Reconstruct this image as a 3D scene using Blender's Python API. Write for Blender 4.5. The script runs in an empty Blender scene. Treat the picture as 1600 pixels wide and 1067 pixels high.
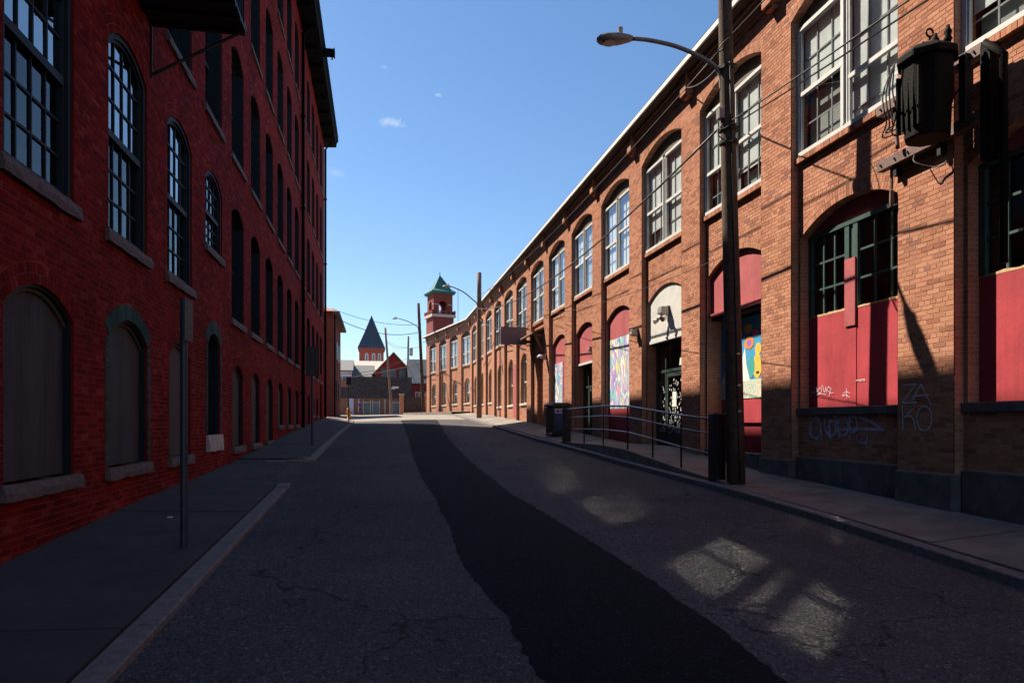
import bpy, bmesh, math, random
import numpy as np
from mathutils import Vector, Matrix
from mathutils.geometry import tessellate_polygon

S = bpy.context.scene
COL = S.collection
rnd = random.Random(7)

# ------------------------------------------------------------------ camera
YAW = math.atan(210 / 1089.0)
cam = bpy.data.objects.new("camera", bpy.data.cameras.new("camera"))
COL.objects.link(cam)
cam.data.sensor_width = 36
cam.data.lens = 1089.0 / 1600 * 36
cam.data.shift_y = (660 - 533.5) / 1600
cam.data.clip_start = 0.05
cam.data.clip_end = 3000
cam.location = (0, 0, 0)            # the eye is the origin; the street lies about 1.8 m below it
cam.rotation_euler = (math.pi / 2, 0, -YAW)
S.camera = cam

# ------------------------------------------------------------------ light
SUN_DIR = Vector((.69, -.72, -1.21)).normalized()      # the way the light travels
EL = math.asin(-SUN_DIR.z)
sun = bpy.data.lights.new("sun", 'SUN')
sun.energy = 5.0
sun.angle = math.radians(.5)
sun.color = (1, .88, .72)
so = bpy.data.objects.new("sun", sun)
COL.objects.link(so)
so.location = (-20, 30, 40)
so.rotation_euler = SUN_DIR.to_track_quat('-Z', 'Y').to_euler()

W = bpy.data.worlds.new("World")
S.world = W
W.use_nodes = True
wn, wl = W.node_tree.nodes, W.node_tree.links
bg = wn['Background']
sky = wn.new('ShaderNodeTexSky')
sky.sky_type = 'NISHITA'
sky.sun_disc = False
sky.sun_elevation = EL
sky.sun_rotation = math.atan2(-SUN_DIR.x, -SUN_DIR.y)   # clockwise from +Y
sky.altitude = 150
sky.air_density = 1.0
sky.dust_density = .25
sky.ozone_density = 2.2
bg.inputs[1].default_value = .05
# thin fair-weather wisps in the sky
tc = wn.new('ShaderNodeTexCoord')
nz = wn.new('ShaderNodeTexNoise'); nz.inputs['Scale'].default_value = 34; nz.inputs['Detail'].default_value = 6; nz.inputs['Roughness'].default_value = .62; nz.inputs['Distortion'].default_value = .6
wl.new(tc.outputs['Generated'], nz.inputs['Vector'])
hs = wn.new('ShaderNodeHueSaturation'); hs.inputs['Saturation'].default_value = 1.14; hs.inputs['Value'].default_value = 1.5
wl.new(sky.outputs[0], hs.inputs['Color'])
last = hs.outputs[0]
def wmath(op, a, b=None):
    q = wn.new('ShaderNodeMath'); q.operation = op; q.use_clamp = True
    for i, v in enumerate((a, b)):
        if v is None: continue
        if isinstance(v, (int, float)): q.inputs[i].default_value = v
        else: wl.new(v, q.inputs[i])
    return q.outputs[0]
for c, r, f in (((.018, .9207, .390), .040, .8), ((.0764, .903, .4228), .018, .5), ((-.0513, .9437, .3267), .04, .25), ((.0079, .8939, .4481), .02, .25), ((-.5, .6, .6), .07, .7), ((.6, .5, .55), .06, .7)):
    d = wn.new('ShaderNodeVectorMath'); d.operation = 'SUBTRACT'; wl.new(tc.outputs['Generated'], d.inputs[0]); d.inputs[1].default_value = c
    e = wn.new('ShaderNodeVectorMath'); e.operation = 'MULTIPLY'; wl.new(d.outputs[0], e.inputs[0]); e.inputs[1].default_value = (1, 1, 2.1)
    L = wn.new('ShaderNodeVectorMath'); L.operation = 'LENGTH'; wl.new(e.outputs[0], L.inputs[0])
    m_ = wn.new('ShaderNodeMapRange'); m_.inputs[1].default_value = r; m_.inputs[2].default_value = 0; m_.inputs[3].default_value = -.75; m_.inputs[4].default_value = .2; wl.new(L.outputs['Value'], m_.inputs[0])
    a = wmath('ADD', nz.outputs[0], -.36)
    b = wn.new('ShaderNodeMath'); b.operation = 'ADD'; wl.new(m_.outputs[0], b.inputs[0]); wl.new(a, b.inputs[1])
    fac = wmath('MULTIPLY', wmath('MULTIPLY', b.outputs[0], 2.2), f)
    mx = wn.new('ShaderNodeMixRGB'); mx.inputs[2].default_value = (8.2, 9.2, 10.2, 1)
    wl.new(fac, mx.inputs[0]); wl.new(last, mx.inputs[1]); last = mx.outputs[0]
wl.new(last, bg.inputs[0])

vs = S.view_settings
vs.view_transform = 'Standard'; vs.look = 'None'; vs.exposure = 1.1; vs.gamma = 1; vs.use_curve_mapping = False
cy = S.cycles
cy.caustics_reflective = True       # the panes throw sun patches on the road
cy.caustics_refractive = False
cy.blur_glossy = 0
cy.sample_clamp_indirect = 0
cy.use_guiding = True
cy.use_adaptive_sampling = False
cy.use_denoising = True
cy.max_bounces = 6
cy.diffuse_bounces = 1
cy.glossy_bounces = 3
cy.transparent_max_bounces = 12
try:
    cy.guiding_training_samples = 128
    cy.surface_guiding_probability = .8
except Exception:
    pass

# ------------------------------------------------------------------ materials
M = {}
def nodes_of(name):
    m = bpy.data.materials.new(name); m.use_nodes = True
    n, l = m.node_tree.nodes, m.node_tree.links
    b = n['Principled BSDF']
    M[name] = m
    return m, n, l, b
def plain(name, col, rough=.7, metal=0, var=.25, scale=6, bump=0, spec=.4, coat=0):
    """painted / cast surface with noise-driven colour and roughness wear"""
    m, n, l, b = nodes_of(name)
    g = n.new('ShaderNodeNewGeometry')
    t = n.new('ShaderNodeTexNoise'); t.inputs['Scale'].default_value = scale; t.inputs['Detail'].default_value = 6; t.inputs['Roughness'].default_value = .65
    l.new(g.outputs['Position'], t.inputs['Vector'])
    r = n.new('ShaderNodeValToRGB')
    r.color_ramp.elements[0].position = .3; r.color_ramp.elements[1].position = .7
    r.color_ramp.elements[0].color = (*[c * (1 - var) for c in col], 1)
    r.color_ramp.elements[1].color = (*[min(1, c * (1 + var)) for c in col], 1)
    l.new(t.outputs[0], r.inputs[0]); l.new(r.outputs[0], b.inputs['Base Color'])
    mr = n.new('ShaderNodeMapRange'); mr.inputs[3].default_value = max(.05, rough - .12); mr.inputs[4].default_value = min(1, rough + .12)
    l.new(t.outputs[0], mr.inputs[0]); l.new(mr.outputs[0], b.inputs['Roughness'])
    b.inputs['Metallic'].default_value = metal
    b.inputs['Specular IOR Level'].default_value = spec
    if bump:
        t2 = n.new('ShaderNodeTexNoise'); t2.inputs['Scale'].default_value = scale * 6; t2.inputs['Detail'].default_value = 5
        l.new(g.outputs['Position'], t2.inputs['Vector'])
        bp = n.new('ShaderNodeBump'); bp.inputs['Strength'].default_value = bump; bp.inputs['Distance'].default_value = .02
        l.new(t2.outputs[0], bp.inputs['Height']); l.new(bp.outputs[0], b.inputs['Normal'])
    return m

def boarded(name, col, rough=.75, lo=.6, spec=.3):
    """painted sheet board: grain, runs and scuffs down the face"""
    m = plain(name, col, rough, var=.18, scale=1.6, bump=.12, spec=spec)
    n, l = m.node_tree.nodes, m.node_tree.links; b = n['Principled BSDF']; src = b.inputs['Base Color'].links[0].from_socket
    g = n.new('ShaderNodeNewGeometry')
    for sc, ns, p0, p1, d in (((9, 9, .5), 2.5, .3, .6, lo), ((2.2, 2.2, .35), 1.5, .35, .6, lo), ((30, 30, 30), 1.2, .28, .45, .8)):
        mp = n.new('ShaderNodeMapping'); mp.inputs['Scale'].default_value = sc; l.new(g.outputs['Position'], mp.inputs[0])
        t = n.new('ShaderNodeTexNoise'); t.inputs['Scale'].default_value = ns; t.inputs['Detail'].default_value = 5; l.new(mp.outputs[0], t.inputs['Vector'])
        r = ramp(n, [(p0, (d, d, d)), (p1, (1, 1, 1))]); l.new(t.outputs[0], r.inputs[0])
        src = mul(n, l, src, r.outputs[0])
    l.new(src, b.inputs['Base Color'])
def ramp(n, stops, interp='LINEAR'):
    r = n.new('ShaderNodeValToRGB'); cr = r.color_ramp; cr.interpolation = interp
    while len(cr.elements) < len(stops): cr.elements.new(.5)
    for e, (p, c) in zip(cr.elements, stops): e.position = p; e.color = (*c, 1)
    return r
def mul(n, l, a, bb, fac=1.0, mode='MULTIPLY'):
    x = n.new('ShaderNodeMixRGB'); x.blend_type = mode; x.inputs[0].default_value = fac
    l.new(a, x.inputs[1]); l.new(bb, x.inputs[2]); return x.outputs[0]

def brick_stain(n, l, pos, lo):
    t = n.new('ShaderNodeTexNoise'); t.inputs['Scale'].default_value = .7; t.inputs['Detail'].default_value = 7; t.inputs['Roughness'].default_value = .62
    l.new(pos, t.inputs['Vector'])
    r = ramp(n, [(.3, (lo, lo, lo)), (.62, (1, 1, 1))]); l.new(t.outputs[0], r.inputs[0])
    f = n.new('ShaderNodeTexNoise'); f.inputs['Scale'].default_value = 45; f.inputs['Detail'].default_value = 4
    l.new(pos, f.inputs['Vector'])
    r2 = ramp(n, [(.25, (.72, .72, .72)), (.75, (1.12, 1.12, 1.12))]); l.new(f.outputs[0], r2.inputs[0])
    mp = n.new('ShaderNodeMapping'); mp.inputs['Scale'].default_value = (1.9, 1.9, .16); l.new(pos, mp.inputs[0])
    t3 = n.new('ShaderNodeTexNoise'); t3.inputs['Scale'].default_value = 2.2; t3.inputs['Detail'].default_value = 5; t3.inputs['Roughness'].default_value = .7; l.new(mp.outputs[0], t3.inputs['Vector'])
    lo3 = .5 + lo / 2
    r3 = ramp(n, [(.34, (lo3, lo3, lo3)), (.5, (1, 1, 1)), (.7, (1.06, 1.06, 1.06))]); l.new(t3.outputs[0], r3.inputs[0])
    return mul(n, l, mul(n, l, r.outputs[0], r2.outputs[0]), r3.outputs[0]), f

def brick_geo(name, stops, lo=.72):
    """single modelled bricks: one tone per brick"""
    m, n, l, b = nodes_of(name)
    g = n.new('ShaderNodeNewGeometry'); oi = n.new('ShaderNodeObjectInfo')
    a = n.new('ShaderNodeMath'); a.operation = 'ADD'; l.new(g.outputs['Random Per Island'], a.inputs[0]); l.new(oi.outputs['Random'], a.inputs[1])
    fr = n.new('ShaderNodeMath'); fr.operation = 'FRACT'; l.new(a.outputs[0], fr.inputs[0])
    r = ramp(n, stops); l.new(fr.outputs[0], r.inputs[0])
    st, f = brick_stain(n, l, g.outputs['Position'], lo)
    l.new(mul(n, l, r.outputs[0], st), b.inputs['Base Color'])
    b.inputs['Roughness'].default_value = .9; b.inputs['Specular IOR Level'].default_value = .08
    bp = n.new('ShaderNodeBump'); bp.inputs['Strength'].default_value = .35; bp.inputs['Distance'].default_value = .006
    l.new(f.outputs[0], bp.inputs['Height']); l.new(bp.outputs[0], b.inputs['Normal'])

def brick_tex(name, c1, c2, mort, lo=.72):
    """brickwork too far off, or too deep in a reveal, to model brick by brick"""
    m, n, l, b = nodes_of(name)
    g = n.new('ShaderNodeNewGeometry'); sx = n.new('ShaderNodeSeparateXYZ'); l.new(g.outputs['Position'], sx.inputs[0])
    a = n.new('ShaderNodeMath'); l.new(sx.outputs[0], a.inputs[0]); l.new(sx.outputs[1], a.inputs[1])
    c = n.new('ShaderNodeCombineXYZ'); l.new(a.outputs[0], c.inputs[0]); l.new(sx.outputs[2], c.inputs[1])
    t = n.new('ShaderNodeTexBrick'); l.new(c.outputs[0], t.inputs['Vector'])
    t.inputs['Scale'].default_value = 1; t.inputs['Brick Width'].default_value = .213; t.inputs['Row Height'].default_value = .067
    t.inputs['Mortar Size'].default_value = .006; t.inputs['Mortar Smooth'].default_value = .2; t.inputs['Bias'].default_value = -.1
    t.inputs['Color1'].default_value = (*c1, 1); t.inputs['Color2'].default_value = (*c2, 1); t.inputs['Mortar'].default_value = (*mort, 1)
    st, f = brick_stain(n, l, g.outputs['Position'], lo)
    l.new(mul(n, l, t.outputs[0], st), b.inputs['Base Color'])
    b.inputs['Roughness'].default_value = .9; b.inputs['Specular IOR Level'].default_value = .08
    bp = n.new('ShaderNodeBump'); bp.invert = True; bp.inputs['Strength'].default_value = .6; bp.inputs['Distance'].default_value = .008
    l.new(t.outputs['Fac'], bp.inputs['Height']); l.new(bp.outputs[0], b.inputs['Normal'])

BR = [(0, (.33, .14, .09)), (.2, (.47, .21, .13)), (.45, (.54, .25, .155)), (.7, (.58, .285, .185)), (.88, (.51, .215, .14)), (1, (.31, .15, .12))]
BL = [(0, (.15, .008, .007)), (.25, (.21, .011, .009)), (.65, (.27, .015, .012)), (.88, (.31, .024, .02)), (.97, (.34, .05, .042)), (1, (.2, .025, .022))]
brick_geo("brick_orange", BR, .84)
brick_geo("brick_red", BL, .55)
brick_geo("brick_green", [(0, (.04, .10, .09)), (.5, (.06, .13, .12)), (1, (.09, .16, .14))], .5)
brick_tex("brickwork_orange", (.44, .195, .118), (.57, .27, .172), (.5, .37, .3), .84)
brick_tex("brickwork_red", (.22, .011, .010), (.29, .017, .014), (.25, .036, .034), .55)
brick_tex("brickwork_old", (.20, .05, .035), (.26, .07, .05), (.25, .15, .12))
plain("mortar_orange", (.52, .36, .26), .95, var=.2, scale=8)
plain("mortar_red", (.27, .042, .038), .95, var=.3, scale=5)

def asphalt(name, col, tint, stone, crack=True):
    m, n, l, b = nodes_of(name)
    g = n.new('ShaderNodeNewGeometry'); p = g.outputs['Position']
    v = n.new('ShaderNodeTexVoronoi'); v.inputs['Scale'].default_value = 62; l.new(p, v.inputs['Vector'])
    sp = ramp(n, [(0, (.35, .35, .35)), (.45, (.9, .9, .9)), (.8, (1.25, 1.25, 1.25)), (1, (stone, stone, stone))])
    l.new(v.outputs['Color'], sp.inputs[0])
    t = n.new('ShaderNodeTexNoise'); t.inputs['Scale'].default_value = .55; t.inputs['Detail'].default_value = 8; t.inputs['Roughness'].default_value = .65
    l.new(p, t.inputs['Vector'])
    base = ramp(n, [(.3, col), (.7, tint)]); l.new(t.outputs[0], base.inputs[0])
    c = mul(n, l, base.outputs[0], sp.outputs[0])
    bh = v.outputs['Distance']
    if crack:
        w = n.new('ShaderNodeTexNoise'); w.inputs['Scale'].default_value = 1.4; w.inputs['Detail'].default_value = 6; l.new(p, w.inputs['Vector'])
        va = n.new('ShaderNodeVectorMath'); va.operation = 'ADD'
        vsn = n.new('ShaderNodeVectorMath'); vsn.operation = 'SCALE'; vsn.inputs['Scale'].default_value = 1.1
        l.new(w.outputs['Color'], vsn.inputs[0]); l.new(vsn.outputs[0], va.inputs[0]); l.new(p, va.inputs[1])
        e = n.new('ShaderNodeTexVoronoi'); e.feature = 'DISTANCE_TO_EDGE'; e.inputs['Scale'].default_value = .33; l.new(va.outputs[0], e.inputs['Vector'])
        er = ramp(n, [(0, (.35, .35, .35)), (.003, (.55, .55, .55)), (.007, (1, 1, 1))]); l.new(e.outputs['Distance'], er.inputs[0])
        c = mul(n, l, c, er.outputs[0])
    l.new(c, b.inputs['Base Color'])
    b.inputs['Roughness'].default_value = .9; b.inputs['Specular IOR Level'].default_value = .1
    bp = n.new('ShaderNodeBump'); bp.inputs['Strength'].default_value = .5; bp.inputs['Distance'].default_value = .008
    l.new(bh, bp.inputs['Height']); l.new(bp.outputs[0], b.inputs['Normal'])
asphalt("asphalt_old", (.060, .057, .062), (.102, .095, .098), 3.2)
asphalt("asphalt_new", (.006, .0075, .012), (.0115, .013, .0185), 4.5, False)
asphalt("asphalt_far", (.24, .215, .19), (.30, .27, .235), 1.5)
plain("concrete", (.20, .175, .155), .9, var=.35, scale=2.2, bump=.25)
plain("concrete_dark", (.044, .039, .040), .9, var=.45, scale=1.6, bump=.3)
plain("granite", (.17, .15, .145), .85, var=.4, scale=14, bump=.5)
plain("granite_sill", (.135, .10, .095), .85, var=.45, scale=16, bump=.7)
plain("base_stone", (.12, .11, .11), .9, var=.4, scale=5, bump=.5)
plain("earth", (.12, .10, .08), .95)
plain("white_metal", (.78, .77, .74), .45, var=.08, scale=4)
plain("white_paint", (.58, .58, .57), .6, var=.12, scale=6)
plain("cream_paint", (.62, .56, .46), .6, var=.15, scale=6)
plain("soffit", (.10, .075, .06), .8)
boarded("red_board", (.44, .05, .066), .75, .9)
boarded("pink_board", (.42, .10, .11), .7, .92)
plain("raw_wood", (.55, .38, .2), .8, var=.3, scale=20)
plain("pole_wood", (.085, .055, .04), .9, var=.5, scale=9, bump=.6)
plain("old_wood", (.22, .13, .09), .9, var=.4, scale=9, bump=.5)
plain("green_frame", (.045, .085, .08), .5, var=.2)
plain("dark_frame", (.010, .018, .024), .6, var=.3, spec=.2)
plain("door_green", (.03, .05, .048), .45, var=.2)
plain("black_iron", (.016, .016, .018), .55, metal=.2, var=.3)
plain("transformer_paint", (.006, .0055, .0055), .75, var=.6, scale=7, bump=.3, spec=.12)
plain("channel_steel", (.16, .105, .095), .65, metal=.3, var=.35, scale=10)
plain("galvanised", (.42, .43, .44), .45, metal=.6, var=.2)
plain("rail_steel", (.28, .32, .38), .35, metal=.8, var=.2)
plain("lamp_grey", (.26, .24, .23), .5, metal=.3, var=.2)
plain("lamp_lens", (.35, .33, .30), .25, var=.1)
plain("sign_back", (.028, .026, .032), .6, metal=.2, var=.3)
plain("post_steel", (.045, .055, .075), .5, metal=.3, var=.3)
plain("sign_blank", (.20, .145, .175), .6, var=.12)
boarded("board_grey", (.072, .066, .074), .8, .7)
boarded("board_brown", (.095, .08, .07), .8, .7)
plain("room", (.030, .032, .036), .9, var=.4, scale=1.5)
plain("curtain", (.84, .88, .88), .9, var=.12, scale=3)
plain("muntin_grey", (.34, .36, .36), .7, var=.15)
plain("slate", (.035, .055, .085), .7, var=.3, scale=3)
plain("copper_green", (.03, .14, .125), .7, var=.35, scale=1.2)
plain("tower_brick", (.22, .05, .04), .9, var=.25, scale=2)
plain("stone_pale", (.5, .45, .4), .9)
plain("barn_red", (.25, .03, .028), .8, var=.2)
plain("roof_light", (.50, .44, .38), .8, var=.12)
plain("roof_grey", (.17, .17, .17), .8, var=.2)
plain("siding_white", (.66, .67, .68), .7, var=.08)
plain("shingle_dark", (.06, .05, .052), .9, var=.5, scale=3)
plain("shop_brown", (.22, .11, .075), .8, var=.3, scale=2)
plain("lilac_paint", (.50, .50, .68), .7)
plain("hydrant_yellow", (.62, .25, .02), .45, var=.15)
plain("bin_black", (.02, .02, .022), .4, var=.3)
plain("bin_blue", (.02, .05, .16), .5)
plain("wire", (.03, .03, .032), .6)
plain("roof_tile_red", (.35, .15, .12), .8)
plain("cloth_purple", (.11, .05, .20), .9)
plain("cloth_dark", (.03, .03, .05), .9)
plain("skin", (.45, .26, .19), .6)
plain("hair_dark", (.03, .02, .015), .8)
plain("gutter_black", (.006, .006, .007), .8, spec=.05)
plain("graffiti_white", (.66, .62, .70), .8, var=.35, scale=25)
plain("graffiti_violet", (.42, .38, .56), .8, var=.5, scale=14)
plain("sticker_white", (.7, .72, .7), .8)
plain("window_far", (.10, .14, .16), .2)
for nm, c in dict(paint_sky=(.05, .33, .62), paint_white=(.8, .8, .78), paint_yellow=(.75, .5, .08), paint_violet=(.35, .12, .5),
                  paint_pink=(.7, .2, .4), paint_teal=(.05, .35, .35), paint_orange=(.7, .25, .05), paint_black=(.03, .03, .04), paint_green=(.1, .4, .15)).items():
    plain(nm, c, .65, var=.15, scale=9)

def glass(name, ior, rough, tint=(1, 1, 1)):
    m = bpy.data.materials.new(name); m.use_nodes = True; M[name] = m
    n, l = m.node_tree.nodes, m.node_tree.links; n.clear()
    o = n.new('ShaderNodeOutputMaterial'); mi = n.new('ShaderNodeMixShader'); 
    g = n.new('ShaderNodeNewGeometry'); dt = n.new('ShaderNodeVectorMath'); dt.operation = 'DOT_PRODUCT'
    l.new(g.outputs['Normal'], dt.inputs[0]); l.new(g.outputs['Incoming'], dt.inputs[1])
    def mth(op, a, b=None):
        q = n.new('ShaderNodeMath'); q.operation = op
        for i, v in enumerate((a, b)):
            if v is None: continue
            if isinstance(v, (int, float)): q.inputs[i].default_value = v
            else: l.new(v, q.inputs[i])
        return q.outputs[0]
    f0 = ((ior - 1) / (ior + 1)) ** 2        # Schlick, the same from either side of the pane
    fac = mth('ADD', mth('MULTIPLY', mth('POWER', mth('SUBTRACT', 1.0, mth('ABSOLUTE', dt.outputs['Value'])), 5.0), 1 - f0), f0)
    t = n.new('ShaderNodeBsdfTransparent'); t.inputs[0].default_value = (*tint, 1)
    gl = n.new('ShaderNodeBsdfGlossy'); gl.inputs['Roughness'].default_value = rough
    l.new(fac, mi.inputs[0]); l.new(t.outputs[0], mi.inputs[1]); l.new(gl.outputs[0], mi.inputs[2]); l.new(mi.outputs[0], o.inputs[0])
glass("glass", 3.1, .042, (.94, .97, .98))
glass("glass_old", 3.1, .062, (.94, .97, .98))
glass("glass_dark", 1.9, .06, (.45, .5, .52))
glass("glass_sky", 7.0, .03, (.4, .45, .5))

def mural_mat(name, cols, sc, seed):
    m, n, l, b = nodes_of(name)
    g = n.new('ShaderNodeNewGeometry'); mpn = n.new('ShaderNodeMapping'); mpn.inputs['Scale'].default_value = (sc, sc, sc * .45); mpn.inputs['Location'].default_value = (seed, seed * .7, 0)
    l.new(g.outputs['Position'], mpn.inputs[0])
    t = n.new('ShaderNodeTexNoise'); t.inputs['Scale'].default_value = 2.6; t.inputs['Detail'].default_value = 3; t.inputs['Distortion'].default_value = 2.2; l.new(mpn.outputs[0], t.inputs['Vector'])
    r = ramp(n, [(.25 + .5 * i / (len(cols) - 1), c) for i, c in enumerate(cols)], 'CONSTANT'); l.new(t.outputs[0], r.inputs[0])
    v = n.new('ShaderNodeTexVoronoi'); v.feature = 'DISTANCE_TO_EDGE'; v.inputs['Scale'].default_value = 5; l.new(mpn.outputs[0], v.inputs['Vector'])
    er = ramp(n, [(0, (.25, .3, .35)), (.035, (1, 1, 1))]); l.new(v.outputs['Distance'], er.inputs[0])
    l.new(mul(n, l, r.outputs[0], er.outputs[0], .7), b.inputs['Base Color']); b.inputs['Roughness'].default_value = .7
mural_mat("mural_abstract", [(.62, .66, .42), (.80, .55, .10), (.20, .55, .60), (.42, .25, .62), (.75, .74, .55), (.06, .36, .65), (.75, .30, .38), (.30, .58, .62), (.05, .18, .25), (.80, .62, .15)], .5, 3)
mural_mat("mural_stripes", [(.75, .75, .65), (.1, .4, .6), (.75, .55, .2), (.8, .8, .75), (.2, .5, .5), (.6, .55, .3), (.75, .76, .7), (.25, .3, .5)], 5, 9)

# ------------------------------------------------------------------ ground heights (relative to the eye)
KL = ([-10.44, 0.0, 4.2, 7.26, 12.62, 17.57, 26.1, 44.54, 50, 58, 75, 110], [-2.088, -1.627, -1.435, -1.296, -1.053, -0.87, -0.539, 0.044, 0.2, 0.36, 0.8, 1.0])
WL = ([-10.44, 0.0, 6.9, 9.47, 14.18, 18.27, 21.66, 26.36, 30.62, 38.45, 44.63, 50, 58, 75, 110], [-2.036, -1.566, -1.253, -1.14, -0.957, -0.818, -0.67, -0.444, -0.27, 0.052, 0.287, 0.38, 0.5, 0.85, 1.0])
KR = ([-12, 0, 5.4, 8.4, 10.5, 13.5, 16.75, 19.4, 25.1, 33, 45, 57, 75, 110], [-2.2, -1.68, -1.43, -1.23, -1.13, -1.024, -.918, -.8, -.6, -.25, .25, .72, .9, 1.0])
WR = ([-12, 0, 6.9, 11.64, 33, 45, 57, 75, 110], [-2.05, -1.51, -1.2, -1.0, -.03, .45, .82, .92, 1.0])
def I(t, y): return float(np.interp(y, *t))
XL, XR, XKL, XKR = -3.28, 7.4, -1.48, 5.8  # left wall, kerb, ground heights and left mill were scaled about the camera
def road_z(x, y):
    f = min(1, max(0, (x - XKL) / (XKR - XKL)))
    return (I(KL, y) - .05) * (1 - f) + (I(KR, y) - .10) * f + .05 * math.sin(math.pi * f)
def left_z(x, y):
    f = min(1, max(0, (XKL - x) / (XKL - XL))); return I(KL, y) * (1 - f) + I(WL, y) * f
def right_z(x, y):
    f = min(1, max(0, (x - XKR) / (XR - XKR))); return I(KR, y) * (1 - f) + I(WR, y) * f

# ------------------------------------------------------------------ object helpers
def props(o, label=None, cat=None, group=None, kind=None):
    if label: o["label"] = label
    if cat: o["category"] = cat
    if group: o["group"] = group
    if kind: o["kind"] = kind
    return o
def link(name, me, parent=None, loc=None, rz=0):
    o = bpy.data.objects.new(name, me); COL.objects.link(o)
    if parent:
        o.parent = parent
        if parent.get("street_space"): o.matrix_parent_inverse = Matrix.Translation(-Vector(parent.location))
    if loc is not None: o.location = loc
    if rz: o.rotation_euler = (0, 0, rz)
    return o
def empty(name, label, cat, loc=(0, 0, 0), rz=0, group=None, street=False):
    """a thing's root at its base; street=True: its parts are built in street coordinates"""
    o = link(name, None, None, loc, rz); o.empty_display_size = .2
    if street: o["street_space"] = True
    return props(o, label, cat, group)

class MB:
    def __init__(s): s.v = []; s.f = []; s.mi = []; s.m = 0
    def poly(s, pts):
        i = len(s.v); s.v += [tuple(p) for p in pts]; s.f.append(tuple(range(i, i + len(pts)))); s.mi.append(s.m); return s
    def box(s, x0, x1, y0, y1, z0, z1):
        return s.hexa([(x0, y0, z0), (x1, y0, z0), (x1, y1, z0), (x0, y1, z0), (x0, y0, z1), (x1, y0, z1), (x1, y1, z1), (x0, y1, z1)])
    def hexa(s, p):
        i = len(s.v); s.v += [tuple(q) for q in p]
        for f in ((3, 2, 1, 0), (4, 5, 6, 7), (0, 1, 5, 4), (1, 2, 6, 5), (2, 3, 7, 6), (3, 0, 4, 7)):
            s.f.append(tuple(i + k for k in f)); s.mi.append(s.m)
        return s
    def prism(s, outline, a0, a1, axis=0):
        """outline in the other two axes, extruded along axis"""
        def mk(p, a):
            return {0: (a, p[0], p[1]), 1: (p[0], a, p[1]), 2: (p[0], p[1], a)}[axis]
        n = len(outline); i = len(s.v)
        s.v += [mk(p, a0) for p in outline] + [mk(p, a1) for p in outline]
        s.f.append(tuple(range(i + n - 1, i - 1, -1))); s.f.append(tuple(range(i + n, i + 2 * n)))
        for k in range(n):
            s.f.append((i + k, i + (k + 1) % n, i + n + (k + 1) % n, i + n + k))
        s.mi += [s.m] * (n + 2); return s
    def tube(s, pts, r, n=6, cap=True):
        pts = [Vector(p) for p in pts]; rs = r if hasattr(r, '__len__') else [r] * len(pts); i = len(s.v); m = len(pts)
        for k, p in enumerate(pts):
            d = (pts[min(k + 1, m - 1)] - pts[max(k - 1, 0)]).normalized()
            a = d.cross(Vector((0, 0, 1)) if abs(d.z) < .95 else Vector((1, 0, 0))).normalized(); b = d.cross(a)
            for j in range(n):
                q = 2 * math.pi * j / n
                s.v.append(tuple(p + (a * math.cos(q) + b * math.sin(q)) * rs[k]))
        for k in range(m - 1):
            for j in range(n):
                s.f.append((i + k * n + j, i + k * n + (j + 1) % n, i + (k + 1) * n + (j + 1) % n, i + (k + 1) * n + j)); s.mi.append(s.m)
        if cap:
            s.f.append(tuple(i + j for j in range(n))[::-1]); s.f.append(tuple(i + (m - 1) * n + j for j in range(n))); s.mi += [s.m] * 2
        return s
    def lathe(s, prof, cx=0, cy=0, n=12):
        i = len(s.v); m = len(prof)
        for r, z in prof:
            for j in range(n):
                q = 2 * math.pi * (j + .5) / n; s.v.append((cx + r * math.cos(q), cy + r * math.sin(q), z))
        for k in range(m - 1):
            for j in range(n):
                s.f.append((i + k * n + j, i + k * n + (j + 1) % n, i + (k + 1) * n + (j + 1) % n, i + (k + 1) * n + j)); s.mi.append(s.m)
        s.f.append(tuple(i + j for j in range(n))[::-1]); s.f.append(tuple(i + (m - 1) * n + j for j in range(n))); s.mi += [s.m] * 2
        return s
    def mesh(s, name, mat, smooth=False, fix=False):
        me = bpy.data.meshes.new(name); me.from_pydata(s.v, [], s.f)
        for k in (mat if isinstance(mat, (list, tuple)) else [mat]): me.materials.append(M[k])
        if any(s.mi): me.polygons.foreach_set('material_index', s.mi)
        if smooth: me.polygons.foreach_set('use_smooth', [True] * len(s.f))
        if fix:
            bm = bmesh.new(); bm.from_mesh(me); bmesh.ops.recalc_face_normals(bm, faces=bm.faces); bm.to_mesh(me); bm.free()
        me.update(); return me
    def build(s, name, mat, parent=None, loc=None, rz=0, smooth=False, fix=False):
        return link(name, s.mesh(name, mat, smooth, fix), parent, loc, rz)

def bevel(o, w=.01, seg=1):
    b = o.modifiers.new('bevel', 'BEVEL'); b.width = w; b.segments = seg; b.limit_method = 'ANGLE'; return o

def arch_pts(a, b, zs, rise, n=10):
    """points of a segmental arch from (a,zs) over the crown to (b,zs)"""
    if rise <= 0: return [(a, zs), (b, zs)]
    h = (b - a) / 2; R = (h * h + rise * rise) / (2 * rise); c = (a + b) / 2; zc = zs + rise - R
    t = math.asin(h / R)
    return [(c + R * math.sin(-t + 2 * t * k / n), zc + R * math.cos(-t + 2 * t * k / n)) for k in range(n + 1)]
def hole_loop(h):
    a, b, z0, zs, rise = h[:5]
    return [(b, z0), (a, z0)] + arch_pts(a, b, zs, rise)      # clockwise, starting bottom right

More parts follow.
